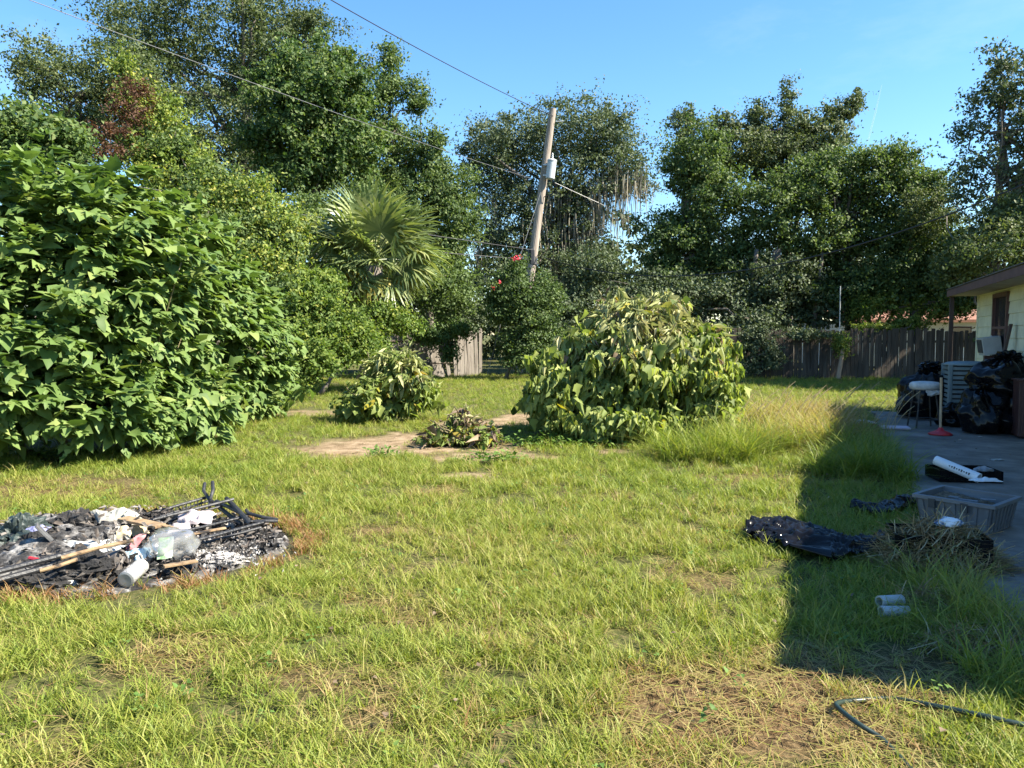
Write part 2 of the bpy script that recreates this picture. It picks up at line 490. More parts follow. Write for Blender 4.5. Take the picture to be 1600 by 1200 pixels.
for (a_, b_, c_, d_) in ((s0 - .06, s0 + .02, z0, z1), (s1 - .02, s1 + .06, z0, z1), (s0 - .06, s1 + .06, z1 - .02, z1 + .06), (s0 - .08, s1 + .08, z0 - .06, z0), (s0, s1, 1.70, 1.75)):
    win.box(hp((a_ + b_) / 2, 0.02, (c_ + d_) / 2), (b_ - a_, 0.075, d_ - c_), ML)
wf = win.build('window', maroon, house)
m = MB(); m.box(hp((s0 + s1) / 2, 0.004, (z0 + z1) / 2), (s1 - s0, 0.012, z1 - z0), ML); m.build('pane', glass_m, wf)
# roof: eave 0.53 m out, low pitch
roof = MB()
EO, EZ, PT = 0.53, 2.47, 0.30
def rz(d): return EZ + (EO - d) * PT
for sgn in (1,):
    a0, a1 = -0.42, HL + 0.35
    roof.hexa([hp(a0, EO, rz(EO)), hp(a1, EO, rz(EO)), hp(a1, -3.5, rz(-3.5)), hp(a0, -3.5, rz(-3.5))],
              [hp(a0, EO, rz(EO) + .09), hp(a1, EO, rz(EO) + .09), hp(a1, -3.5, rz(-3.5) + .09), hp(a0, -3.5, rz(-3.5) + .09)])
    roof.hexa([hp(a0, -3.501, rz(-3.5)), hp(a1, -3.501, rz(-3.5)), hp(a1, -7.5, rz(EO)), hp(a0, -7.5, rz(EO))],
              [hp(a0, -3.501, rz(-3.5) + .09), hp(a1, -3.501, rz(-3.5) + .09), hp(a1, -7.5, rz(EO) + .09), hp(a0, -7.5, rz(EO) + .09)])
rf = roof.build('roof', shingle_m, house)
for k in range(12):       # shingle courses near the eave
    d0 = EO + 0.03 - k * 0.14
    m = MB(); m.hexa([hp(-0.44, d0, rz(d0) + .094), hp(HL + .37, d0, rz(d0) + .094), hp(HL + .37, d0 - .15, rz(d0 - .15) + .094), hp(-0.44, d0 - .15, rz(d0 - .15) + .094)],
           [hp(-0.44, d0, rz(d0) + .112), hp(HL + .37, d0, rz(d0) + .112), hp(HL + .37, d0 - .15, rz(d0 - .15) + .099), hp(-0.44, d0 - .15, rz(d0 - .15) + .099)])
    m.build('shingle_course', shingle_m, rf)
m = MB(); m.box(hp(HL / 2, EO + 0.012, EZ + 0.0), (HL + 0.78, 0.022, 0.13), ML); m.build('fascia', maroon, house)
m = MB(); m.box(hp(HL / 2, EO / 2 - 0.01, EZ - 0.045), (HL + 0.7, EO - 0.03, 0.016), ML); m.build('soffit', soffit_m, house)
for s in (-0.30, 9.2):
    m = MB(); lean = 0.10 if s > 4 and s < 6 else 0.03
    a_, b_ = hp(s, EO - 0.06, 0.02), hp(s + lean, EO - 0.06, EZ - 0.06)
    u, w_ = WD * 0.04, WN * 0.04
    m.hexa([a_ - u - w_, a_ + u - w_, a_ + u + w_, a_ - u + w_], [b_ - u - w_, b_ + u - w_, b_ + u + w_, b_ - u + w_])
    m.build('post', post_m, house, bevel=0.006)

lb0, lb1 = hp(3.55, .42, .03), hp(3.40, .10, 1.78)
m = MB(); u, w_ = WD * .055, WN * .02
m.hexa([lb0 - u - w_, lb0 + u - w_, lb0 + u + w_, lb0 - u + w_], [lb1 - u - w_, lb1 + u - w_, lb1 + u + w_, lb1 - u + w_])
tag(m.build('leaning_board', post_m, bevel=.004), 'brown board leaning against the house wall behind the trash bags', 'board')
# window air conditioner, sagging out of the window
ac = thing('window_air_conditioner', hp(2.1, 0.2, 1.12), 'grey window air conditioner hanging tilted out of the house window', 'air conditioner')
acm = plain('ac_case', [(0.3, (0.30, 0.31, 0.30)), (0.7, (0.42, 0.43, 0.42))], 4, 0.5)
dark = plain('dark_grille', [(0.3, (0.03, 0.03, 0.032)), (0.7, (0.07, 0.07, 0.07))], 6, 0.6)
rot = ML @ Matrix.Rotation(R(9), 3, 'X')
m = MB(); m.box(hp(2.12, 0.17, 1.40), (0.50, 0.30, 0.32), rot); m.build('case', acm, ac, bevel=0.01)
for k in range(9):
    m = MB(); m.box(hp(1.92 + k * .05, 0.327, 1.385), (0.022, 0.012, 0.24), rot); m.build('louvre', dark, ac)
m = MB(); m.box(hp(1.72, 0.07, 1.40), (0.20, 0.02, 0.34), ML @ Matrix.Rotation(R(12), 3, 'Y')); m.build('side_panel', plain('white_panel', (0.7, 0.7, 0.68), rough=0.6), ac)
m = MB(); m.box(hp(2.1, 0.14, 1.16), (0.12, 0.22, 0.11), ML); m.build('bracket', maroon, ac)

# condenser
cpos = V(8.27, 13.9, 0.03)
cd = thing('condenser_unit', cpos, 'teal grey outdoor condenser unit with slatted sides against the house', 'condenser')
cm_ = plain('condenser_paint', [(0.3, (0.13, 0.18, 0.19)), (0.7, (0.19, 0.24, 0.25))], 5, 0.6)
Mz = Matrix.Rotation(R(-20), 3, 'Z')
m = MB(); m.box(cpos + V(0, 0, 0.04), (0.82, 0.82, 0.08), Mz); m.build('pad', conc, cd)
m = MB(); m.box(cpos + V(0, 0, 0.54), (0.62, 0.62, 0.92), Mz); m.build('core', dark, cd)
for sx in (-1, 1):
    for sy in (-1, 1):
        m = MB(); m.box(cpos + Mz @ V(sx * .345, sy * .345, 0.56), (0.07, 0.07, 0.96), Mz); m.build('corner_post', cm_, cd, bevel=0.015)
for k in range(11):
    z = 0.14 + k * 0.083
    m = MB()
    for a_ in range(4):
        Mr = Mz @ Matrix.Rotation(a_ * math.pi / 2, 3, 'Z')
        m.box(cpos + Mr @ V(0, -0.355, z), (0.62, 0.022, 0.052), Mr)
    m.build('slat', cm_, cd)
m = MB(); m.lathe([(0.0, 1.09), (0.2, 1.09), (0.34, 1.075), (0.40, 1.05), (0.41, 1.02), (0.0, 1.02)], cpos, 28); m.build('lid', cm_, cd, smooth=True)

# ================================================================== FENCES
fence_m = plain('old_fence_shade_tone', [(0.25, (0.022, 0.016, 0.011)), (0.5, (0.055, 0.042, 0.031)), (0.75, (0.11, 0.09, 0.07))], 7, 0.95, 0.5, stretch=(1, 1, 0.12))  # old wood, darkened so its colour carries the shade on the back fence
def board(parent, base, w, h, lean_x, lean_y, mat, t=0.02, dirx=V(1, 0, 0)):
    nrm = V(-dirx.y, dirx.x, 0)
    m = MB()
    a_ = base - dirx * w / 2; b_ = base + dirx * w / 2
    sh = V(lean_x * h, lean_y * h, 0)
    k = w * 0.22
    front = [a_, b_, b_ + sh + V(0, 0, h - k), b_ + sh + V(0, 0, h) - dirx * k, a_ + sh + V(0, 0, h) + dirx * k, a_ + sh + V(0, 0, h - k)]
    back = [p + nrm * t for p in front]
    m.add(front + back, [tuple(range(6)), tuple(range(11, 5, -1))] + [(i, 6 + i, 6 + (i + 1) % 6, (i + 1) % 6) for i in range(6)])
    return m.build('fence_board', mat, parent)
FY = 28.2
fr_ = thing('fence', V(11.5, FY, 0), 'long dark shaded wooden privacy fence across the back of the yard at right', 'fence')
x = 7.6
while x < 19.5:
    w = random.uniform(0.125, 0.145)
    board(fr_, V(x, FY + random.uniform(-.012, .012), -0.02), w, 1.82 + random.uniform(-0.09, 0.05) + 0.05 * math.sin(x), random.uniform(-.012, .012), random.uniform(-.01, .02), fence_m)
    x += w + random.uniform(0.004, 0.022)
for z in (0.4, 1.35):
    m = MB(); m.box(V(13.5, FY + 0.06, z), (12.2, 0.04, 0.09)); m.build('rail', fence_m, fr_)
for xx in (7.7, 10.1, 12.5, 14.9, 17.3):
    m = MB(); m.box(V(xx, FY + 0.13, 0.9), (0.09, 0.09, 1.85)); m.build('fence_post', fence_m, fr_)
fence_grey = plain('fence_sunlit_tone', [(0.25, (0.07, 0.058, 0.048)), (0.5, (0.19, 0.165, 0.14)), (0.75, (0.30, 0.27, 0.235))], 7, 0.95, 0.5, stretch=(1, 1, 0.12))  # lighter copy of the fence wood, with sunlight put into its colour
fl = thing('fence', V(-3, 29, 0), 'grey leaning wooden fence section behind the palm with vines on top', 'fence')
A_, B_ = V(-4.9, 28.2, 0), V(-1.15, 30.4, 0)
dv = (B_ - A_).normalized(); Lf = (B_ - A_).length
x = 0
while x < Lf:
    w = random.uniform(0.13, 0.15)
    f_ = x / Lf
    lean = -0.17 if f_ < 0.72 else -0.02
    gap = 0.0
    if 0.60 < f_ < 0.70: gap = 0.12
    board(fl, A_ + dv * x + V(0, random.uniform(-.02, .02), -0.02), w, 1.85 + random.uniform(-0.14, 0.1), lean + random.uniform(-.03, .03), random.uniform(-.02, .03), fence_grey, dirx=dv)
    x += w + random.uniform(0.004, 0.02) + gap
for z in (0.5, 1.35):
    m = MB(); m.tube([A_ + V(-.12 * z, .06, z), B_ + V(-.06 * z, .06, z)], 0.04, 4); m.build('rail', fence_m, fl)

# leaning wooden stake and thin mast by the fence
pale_wood = plain('pale_wood', [(0.3, (0.24, 0.15, 0.09)), (0.7, (0.42, 0.29, 0.19))], 8, 0.85, 0.3, stretch=(1, 1, .15))
p0, p1 = D(1309, 594, FY - 0.5), D(1317, 545, FY - 0.35); p0.z = 0
m = MB(); m.tube([p0, (p0 + p1) / 2, p1], [0.085, 0.08, 0.075], 6)
tag(m.build('fence_stake', pale_wood), 'short pale wooden stake leaning against the dark back fence', 'stake')
p0 = D(1312, 540, FY + 0.4); p1 = D(1313, 447, FY + 0.4); p0.z = 0
mast_m = plain('galvanised', (0.45, 0.46, 0.46), rough=0.5, metal=0.4)
m = MB(); m.tube([p0, p1], 0.02, 6); tag(m.build('thin_mast', mast_m), 'thin metal mast standing up behind the dark back fence', 'mast')

# neighbour's house seen over the fence
nb = thing('neighbour_house', V(15.5, 38, 0), 'low white neighbour house with orange brown roof beyond the back fence', 'house')
orange_roof = plain('orange_roof', [(0.3, (0.16, 0.07, 0.04)), (0.7, (0.27, 0.13, 0.08))], 4, 0.9)
white_m = plain('white_paint', [(0.3, (0.66, 0.67, 0.68)), (0.7, (0.78, 0.78, 0.78))], 3, 0.7)
x0, x1 = D(1325, 500, 38).x, D(1620, 500, 38).x
m = MB(); m.hexa([V(x0, 38, 0), V(x1, 38, 0), V(x1, 44, 0), V(x0, 44, 0)], [V(x0, 38, 2.25), V(x1, 38, 2.25), V(x1, 44, 2.25), V(x0, 44, 2.25)]); m.build('wall', white_m, nb)
m = MB(); m.hexa([V(x0 - .5, 37.4, 2.2), V(x1, 37.4, 2.2), V(x1, 41, 2.8), V(x0 - .5, 41, 2.8)], [V(x0 - .5, 37.4, 2.34), V(x1, 37.4, 2.34), V(x1, 41, 2.94), V(x0 - .5, 41, 2.94)]); m.build('roof', orange_roof, nb)
for wx in (x0 + 2.4, x0 + 5.6):
    m = MB(); m.box(V(wx, 37.985, 1.5), (1.0, 0.05, 1.0)); w_ = m.build('window', maroon, nb)
    m = MB(); m.box(V(wx, 37.95, 1.5), (0.86, 0.03, 0.86)); m.build('pane', glass_m, w_)

# ================================================================== UTILITY POLE + WIRES
pole_m = plain('pole_wood', [(0.3, (0.20, 0.16, 0.125)), (0.6, (0.36, 0.30, 0.25)), (0.8, (0.46, 0.40, 0.34))], 5, 0.9, 0.4, stretch=(1, 1, 0.08))
PY = 33.0
ptop, pmid = D(864, 170, PY), D(831, 415, PY)
dirp = (pmid - ptop).normalized()
pbase = ptop + dirp * (ptop.z / -dirp.z)
pole = thing('utility_pole', pbase, 'tall leaning wooden utility pole carrying a grey transformer', 'utility pole')
m = MB(); m.tube([pbase, pbase.lerp(ptop, .35), pbase.lerp(ptop, .7), ptop], [0.20, 0.185, 0.165, 0.145], 16); m.build('shaft', pole_m, pole, smooth=False)
tcn = D(861, 265, PY - 0.32)
tr_m = plain('transformer_paint', [(0.3, (0.42, 0.43, 0.43)), (0.7, (0.55, 0.56, 0.56))], 4, 0.45)
m = MB(); m.lathe([(0, -.40), (.16, -.40), (.19, -.37), (.19, .33), (.205, .34), (.205, .38), (.17, .42), (0, .44)], tcn, 24, Matrix.Rotation(R(7), 3, 'Y'))
tank = m.build('transformer', tr_m, pole, smooth=False)
m = MB(); m.lathe([(0, .42), (.03, .42), (.05, .46), (.03, .50), (.05, .54), (.03, .58), (.05, .62), (.02, .68), (0, .7)], tcn + V(.06, 0, 0), 12); m.build('bushing', tr_m, tank)
for dz in (-.22, .22):
    m = MB(); m.box((tcn + V(-.2, .1, dz)), (.26, .08, .06)); m.build('mount', mast_m, tank)
m = MB(); m.tube([D(868, 190, PY - .1), D(868, 190, PY - .1) + V(.35, 0, .02)], .02, 6); m.build('insulator_pin', mast_m, pole)
m = MB(); m.tube([tcn + V(.12, 0, -.4), tcn + V(.22, 0, -.75), tcn + V(.05, .1, -1.0), tcn + V(-.3, .2, -1.1)], .018, 6); m.build('drop_lead', black_plastic, pole)
m = MB(); m.lathe([(.17, -.35), (.2, -.3), (.2, .3), (.17, .35)], D(832, 402, PY), 10); m.build('splice_box', dark, pole)
wire_d = plain('wire_dark', (0.02, 0.02, 0.022), rough=0.5)
wire_l = plain('wire_pale', (0.20, 0.20, 0.20), rough=0.4, metal=0.3)
def wire(a, b, sag, rad, mat, label):
    pts = []
    for i in range(25):
        t = i / 24
        p = a.lerp(b, t); p.z -= sag * 4 * t * (1 - t)
        pts.append(p)
    m = MB(); m.tube(pts, rad, 6)
    return tag(m.build('overhead_wire', mat), label, 'wire', 'overhead wires')
wire(D(20, -10, 15), D(834, 280, PY), 0.12, .0075, wire_l, 'pale overhead wire slanting from the top left corner to the pole below the transformer')
wire(D(500, -10, 19), D(866, 182, PY), 0.12, .013, wire_d, 'dark topmost overhead wire running down across the sky to the pole top')
wire(D(-120, 232, 17.5), D(836, 391, PY), 0.10, .014, wire_d, 'dark upper communication wire passing in front of the palm')
wire(D(-120, 312, 17.5), D(836, 406, PY), 0.10, .017, wire_d, 'thicker dark lower communication wire crossing the middle of the palm')
wire(D(866, 285, PY), D(1330, 468, 40), 0.3, .014, wire_l, 'pale service wire dropping from the pole transformer towards the right')
wire(D(838, 398, PY), D(1660, 262, 18), 1.6, .02, wire_d, 'sagging dark wire from the pole across the trees to the right edge')
m = MB(); m.tube([D(845, 300, PY - .3), D(800, 440, PY - 3), D(760, 590, PY - 4.5)], .008, 5)
tag(m.build('guy_wire', wire_l), 'thin guy wire slanting from the leaning pole to the ground', 'wire')
# contrail
ctm, nt, out = nodes('contrail')
N, L = nt.nodes, nt.links
tb = N.new('ShaderNodeBsdfTransparent'); db = N.new('ShaderNodeBsdfDiffuse'); db.inputs[0].default_value = (.9, .9, .9, 1)
mx = N.new('ShaderNodeMixShader'); mx.inputs[0].default_value = 0.12
L.new(tb.outputs[0], mx.inputs[1]); L.new(db.outputs[0], mx.inputs[2]); L.new(mx.outputs[0], out.inputs[0])
m = MB(); m.tube([D(1378, 132, 9000), D(1368, 175, 9000), D(1356, 222, 9000)], [3, 9, 8], 8)
tag(m.build('contrail', ctm), 'thin white contrail in the blue sky above the right hand trees', 'contrail')

# ================================================================== TREES
LEAFY = 1.88
def E(px, py, rpx, rpy, Y, ryd=None):
    c = D(px, py, Y)
    rx, rz_ = rpx * Y / F, rpy * Y / F
    return (np.array(c), np.array([rx, ryd if ryd else (rx + rz_) / 2, rz_]))
def crown_leaves(ells, n_leaves, clump_r, size, up=0.5, hollow=0.33, per=None, droop=0.25, flat=0.62):
    """leaf positions gathered in clumps spread through ellipsoids, denser near their skin"""
    vols = np.array([e[1].prod() ** (2 / 3) for e in ells]); vols = vols / vols.sum()
    P, Nn, Rn, CL = [], [], [], []
    per = (per or 130) * 0.55
    for e, w in zip(ells, vols):
        nc = max(3, int(n_leaves * LEAFY * w / per))
        d = rand_dir(nc)
        r = rng.uniform(hollow, 1.0, (nc, 1)) ** 0.6
        # lumpy outline
        lump = 0.82 + 0.5 * np.array([mnoise.noise(Vector(q * 2.2 + e[0] * 0.3)) for q in d])[:, None]
        cc = e[0] + d * r * lump * e[1]
        cc[:, 2] = np.maximum(cc[:, 2], 0.15)
        CL.append(cc)
        k = rng.poisson(per, nc)
        ci = np.repeat(np.arange(nc), k)
        cr = rng.uniform(0.45, 1.3, nc)[ci] * clump_r
        o = rand_dir(len(ci)) * (rng.random((len(ci), 1)) ** 0.7) * cr[:, None]
        o[:, 2] *= flat
        sd_ = unit(d + rng.normal(size=d.shape) * 0.8)[ci]      # every clump is a spray drawn out along a twig
        o = o * 0.75 + sd_ * (o * sd_).sum(1, keepdims=True) * 1.1
        p = cc[ci] + o
        nrm = unit(o + 0.35 * d[ci]) * (1 - up) + np.array([0, 0, 1]) * up + rng.normal(size=p.shape) * 0.45
        P.append(p); Nn.append(nrm)
        base = rng.random(nc)[ci]
        Rn.append(np.clip(base * 0.55 + rng.random(len(ci)) * 0.45, 0, 0.999))
    P, Nn, Rn = np.concatenate(P), np.concatenate(Nn), np.concatenate(Rn)
    dd = rand_dir(len(P)); dd[:, 2] -= droop
    keep = P[:, 2] > 0.05
    P, Nn, Rn, dd = P[keep], Nn[keep], Rn[keep], dd[keep]
    return P, frames(dd, Nn), rng.uniform(0.6, 1.2, len(P)) * size * 0.86, Rn, np.concatenate(CL)
def trunk_and_limbs(root, base, fork, targets, r0, bend=0.4, n_limb=9, mat=None):
    base, fork = Vector(base), Vector(fork)
    m = MB()
    pts = []
    for i in range(7):
        t = i / 6
        p = base.lerp(fork, t)
        p += V(bend * math.sin(t * 3.1 + base.x), bend * 0.5 * math.sin(t * 2.3 + base.y), 0) * t * (1.15 - t)
        pts.append(p)
    rr = [r0 * (1.35 if i == 0 else 1) * (1 - 0.5 * i / 6) for i in range(7)]
    m.tube(pts, rr, 9)
    m.build('trunk', mat or bark, root, smooth=True)
    sel = targets[rng.permutation(len(targets))[:int(n_limb * 1.7)]]
    for k, tg in enumerate(sel):
        st = pts[random.choice((3, 4, 5, 6, 6))]
        tg = st.lerp(Vector(tg), .86)
        m = MB(); q = []
        for i in range(6):
            t = i / 5
            p = st.lerp(tg, t)
            p += V(random.uniform(-.25, .25), random.uniform(-.25, .25), 0.2 * math.sin(t * math.pi) + random.uniform(-.1, .1)) * (1 if 0 < i < 5 else 0)
            q.append(p)
        m.tube(q, [r0 * (0.42 if k < n_limb * .6 else .2) * (1 - 0.85 * i / 5) + 0.012 for i in range(6)], 6)
        m.build('limb', mat or bark, root, smooth=True)
def tree(name, label, base, ells, n, mat, size=0.17, clump=0.7, r0=0.22, fork=None, limbs=9, group=None, cat='tree', per=None, tmpl=T_DIA, **kw):
    base = Vector(base)
    root = thing(name, base, label, cat, group)
    P, fr, sz, rn, cl = crown_leaves(ells, n, clump, size, per=per, **kw)
    cloud_object('crown', [(tmpl, P, fr, sz, rn)], mat, root)
    if fork is None:
        c = np.mean([e[0] for e in ells], axis=0); fork = Vector(c); fork.z -= ells[0][1][2] * 0.35
    if limbs > 0:
        trunk_and_limbs(root, base, fork, cl, r0, n_limb=limbs)
    return root, cl
def gnd(px, Y): return V((px - 800) / F * Y, Y, 0)

oak_m = leaf_mat('oak_leaf', [(0.0, (0.0494, 0.0702, 0.0286)), (0.4, (0.0754, 0.104, 0.039)), (0.75, (0.1105, 0.1365, 0.052)), (1.0, (0.156, 0.169, 0.0715))], 0.28)  # tree leaf colours are raised to stand in for haze over the trees
dkoak_m = leaf_mat('dark_oak_leaf', [(0.0, (0.0551, 0.0754, 0.0377)), (0.5, (0.0798, 0.1073, 0.0522)), (1.0, (0.1232, 0.1522, 0.0798))], 0.22)
bright_m = leaf_mat('bright_leaf', [(0.0, (0.0432, 0.0819, 0.0234)), (0.5, (0.0766, 0.1289, 0.0364)), (0.85, (0.1173, 0.1693, 0.052)), (1.0, (0.1729, 0.2075, 0.078))], 0.35)
mid_m = leaf_mat('mid_leaf', [(0.0, (0.0468, 0.078, 0.026)), (0.5, (0.0806, 0.1248, 0.039)), (0.85, (0.1196, 0.169, 0.0546)), (1.0, (0.169, 0.2145, 0.0715))], 0.32)
vine_m = leaf_mat('vine_leaf', [(0.0, (0.0449, 0.0791, 0.0185)), (0.45, (0.1047, 0.1654, 0.0344)), (0.8, (0.1943, 0.2444, 0.0529)), (0.95, (0.299, 0.3163, 0.0728)), (1.0, (0.4037, 0.3737, 0.0991))], 0.38)
rust_m = leaf_mat('rust_leaf', [(0.0, (0.05, 0.028, 0.018)), (0.5, (0.11, 0.055, 0.032)), (1.0, (0.19, 0.11, 0.06))], 0.3, tint=(1.3, 1, .6))
cedar_m = leaf_mat('cedar_leaf', [(0.0, (0.0455, 0.065, 0.0286)), (0.5, (0.0936, 0.1196, 0.0494)), (0.9, (0.156, 0.1755, 0.0715)), (1.0, (0.208, 0.195, 0.091))], 0.25)
moss_m = leaf_mat('spanish_moss', [(0.0, (0.17, 0.16, 0.12)), (0.6, (0.28, 0.26, 0.20)), (1.0, (0.38, 0.33, 0.25))], 0.25, tint=(1, 1, .9))
TG = 'trees beyond the yard'

tree('oak_tree', 'tall grey green oak towering behind the others at upper left', gnd(330, 37), [E(340, 60, 190, 120, 37, 4.5), E(230, 60, 100, 80, 36, 3), E(430, 80, 110, 110, 38, 3.5), E(480, 60, 50, 75, 37, 2), E(300, 190, 150, 90, 36, 4), E(380, 260, 140, 90, 37, 4), E(545, 110, 35, 50, 38, 1.5)], 46000, oak_m, 0.17, 0.75, 0.35, limbs=16, group=TG)
tree('oak_tree', 'sparse dark oak with bare twigs at the upper left edge of the trees', gnd(150, 26), [E(70, 95, 48, 42, 26, 1.8), E(120, 140, 85, 60, 26, 2.2), E(60, 130, 40, 32, 25.5, 1.2), E(200, 110, 75, 55, 26, 2), E(200, 190, 110, 80, 26.5, 2.5), E(40, 105, 22, 20, 25.5, .6), E(130, 220, 90, 60, 26, 2)], 15000, oak_m, 0.13, 0.5, 0.2, limbs=16, group=TG, per=80)
tree('broadleaf_tree', 'dense bright green tree with rounded top right of the tall oak', gnd(490, 29), [E(500, 130, 70, 62, 29, 2.2), E(470, 190, 85, 85, 29, 2.4), E(540, 170, 55, 80, 29, 2), E(430, 150, 40, 60, 29, 1.6), E(500, 240, 90, 60, 29, 2.4), E(455, 100, 30, 30, 29, 1.1), E(560, 230, 40, 60, 29, 1.4), E(530, 95, 24, 30, 29, .9), E(410, 215, 36, 40, 29, 1.2), E(470, 275, 80, 40, 28.5, 1.8)], 26000, bright_m, 0.19, 0.55, 0.22, limbs=8, group=TG)
tree('slender_tree', 'slender tree with two thin leafy tops against the sky left of the pole', gnd(615, 32), [E(612, 92, 24, 36, 32, .8), E(605, 140, 32, 34, 32, 1), E(648, 145, 24, 32, 32, .8), E(590, 180, 34, 50, 32, 1.2), E(655, 165, 14, 15, 32, .5), E(620, 240, 60, 60, 32, 1.8), E(600, 300, 60, 60, 32, 2)], 13000, mid_m, 0.16, 0.45, 0.14, limbs=12, group=TG, per=90)
tree('broadleaf_tree', 'mid green tree between the palm and the leaning pole', gnd(680, 31.5), [E(672, 230, 32, 42, 31.5, 1.2), E(690, 290, 55, 55, 31.5, 2), E(640, 330, 70, 70, 31, 2), E(710, 340, 48, 50, 31, 1.8), E(600, 370, 80, 70, 31, 2), E(690, 390, 60, 40, 31.5, 2)], 20000, mid_m, 0.17, 0.55, 0.18, limbs=8, group=TG)
rt, cl = tree('live_oak_tree', 'large dark live oak hung with grey moss behind the leaning pole', gnd(900, 44), [E(905, 200, 95, 58, 44, 4), E(800, 220, 75, 50, 44, 4), E(770, 265, 62, 55, 44, 3), E(960, 230, 58, 62, 44, 3), E(870, 280, 140, 80, 44, 4), E(985, 275, 45, 40, 44, 2), E(800, 350, 100, 70, 44, 4), E(900, 360, 60, 80, 44, 3), E(740, 230, 28, 34, 44, 1.5), E(1010, 290, 22, 18, 44, 1), E(860, 430, 130, 60, 43, 4)], 42000, dkoak_m, 0.2, 0.85, 0.5, limbs=18, group=TG)
def moss(root, spots, name='moss'):
    g = []
    for c, n_, ln in spots:
        n_ = int(n_ * 1.7)
        p = np.array(c) + rng.normal(size=(n_, 3)) * np.array([0.5, 0.5, 0.35])
        d = np.tile(np.array([0, 0, -1.0]), (n_, 1)) + rng.normal(size=(n_, 3)) * 0.07
        fr = frames(d, rand_dir(n_)); fr[:, :, 0] *= 0.055; fr[:, :, 2] *= 0.2
        g.append((T_HEART, p, fr, rng.uniform(0.2, 0.8, n_) * ln, rng.random(n_)))
    cloud_object(name, g, moss_m, root)
moss(rt, [(D(px, py, 43), n_, ln) for px, py, n_, ln in ((975, 285, 60, 2.2), (990, 275, 40, 1.6), (860, 310, 60, 2.6), (872, 300, 40, 2), (930, 290, 50, 2.8), (925, 330, 50, 2.2), (770, 320, 40, 1.5), (905, 350, 60, 2.6), (840, 350, 60, 2.4), (960, 330, 40, 2), (880, 400, 50, 2.4), (950, 280, 40, 1.4), (750, 380, 40, 1.6), (1000, 290, 30, 1.2))])
tree('cedar_tree', 'feathery cedar with pointed tops in the middle of the right hand trees', gnd(1230, 36), [E(1232, 155, 14, 38, 36, .7), E(1070, 195, 26, 36, 36, 1), E(1185, 185, 22, 34, 36, 1), E(1130, 200, 26, 28, 36, 1), E(1240, 200, 40, 32, 36, 1.4), E(1310, 175, 34, 20, 36, 1), E(1335, 160, 16, 22, 36, .6), E(1160, 235, 95, 38, 36, 2.5), E(1275, 215, 60, 30, 36, 2), E(1240, 260, 100, 50, 36, 3)], 24000, cedar_m, 0.17, 0.45, 0.28, limbs=16, group=TG, per=80, up=.2)
tree('broadleaf_tree', 'dense sunlit green tree left of the cedar above the wilting shrub', gnd(1100, 33), [E(1090, 240, 50, 60, 33, 2), E(1060, 260, 30, 40, 33, 1.3), E(1110, 310, 75, 60, 33, 2.4), E(1050, 370, 65, 50, 33, 2), E(1130, 390, 90, 60, 33, 2.4), E(1040, 430, 60, 40, 33, 2)], 24000, mid_m, 0.17, 0.55, 0.22, limbs=10, group=TG)
tree('broadleaf_tree', 'broad spreading tree with a flat top in front of the cedar, right side', gnd(1330, 32.5), [E(1310, 260, 70, 30, 32, 2), E(1390, 250, 55, 26, 32, 2), E(1420, 280, 40, 26, 32, 1.6), E(1260, 300, 70, 50, 32, 2.2), E(1350, 310, 90, 45, 32.5, 2.4), E(1200, 330, 50, 70, 32, 2), E(1390, 360, 80, 50, 32, 2.4), E(1280, 380, 90, 50, 32, 2.4)], 30000, mid_m, 0.17, 0.6, 0.26, limbs=14, group=TG)
tree('evergreen_tree', 'tall open tree at the right edge rising above the house roof', gnd(1555, 24), [E(1565, 95, 34, 40, 24, 1.2), E(1550, 150, 40, 45, 24, 1.4), E(1590, 130, 40, 60, 24, 1.6), E(1520, 200, 30, 26, 24, 1), E(1600, 200, 60, 70, 24, 2), E(1530, 250, 36, 32, 24, 1.2), E(1610, 290, 60, 60, 24, 2), E(1660, 190, 60, 90, 24, 2), E(1510, 290, 34, 34, 24, 1.2)], 7500, dkoak_m, 0.15, 0.42, 0.16, limbs=18, group=TG, per=70)
tree('broadleaf_tree', 'olive leaved tree hanging low over the far end of the house roof', gnd(1560, 22.5), [E(1540, 390, 70, 34, 22, 1.6), E(1600, 370, 60, 40, 22, 1.6), E(1500, 430, 40, 30, 23, 1.2), E(1450, 330, 45, 45, 29, 1.6), E(1570, 340, 50, 40, 23, 1.6)], 12000, oak_m, 0.13, 0.45, 0.14, limbs=10, group=TG)
tree('broadleaf_tree', 'shaded dark tree filling the gap right of the broad tree by the fence', gnd(1450, 30.5), [E(1450, 380, 70, 60, 30.5, 2), E(1400, 430, 70, 45, 30.5, 2), E(1480, 450, 50, 40, 30, 2), E(1320, 450, 80, 36, 31, 2), E(1440, 300, 40, 40, 30.5, 1.5)], 20000, mid_m, 0.16, 0.55, 0.2, limbs=10, group=TG)
tree('broadleaf_tree', 'dark understory tree trailing over the fence behind the wilting shrub', gnd(1150, 31), [E(1010, 470, 70, 50, 31, 1.8), E(1100, 460, 80, 40, 31, 1.8), E(1210, 440, 80, 50, 31, 1.8), E(930, 440, 60, 60, 32, 1.8), E(900, 500, 60, 50, 31, 1.6), E(1180, 500, 60, 30, 30, 1.2)], 24000, dkoak_m, 0.17, 0.6, 0.16, limbs=8, group=TG)
tree('broadleaf_tree', 'dark low tree behind the right fence hiding the neighbour house', gnd(1400, 33.5), [E(1260, 450, 70, 50, 33, 1.6), E(1350, 440, 80, 40, 33, 1.6), E(1440, 430, 70, 50, 33, 1.6), E(1500, 440, 50, 40, 32, 1.5), E(1290, 490, 60, 26, 31, 1), E(1200, 480, 60, 40, 31, 1.2)], 22000, dkoak_m, 0.17, 0.5, 0.16, limbs=8, group=TG)
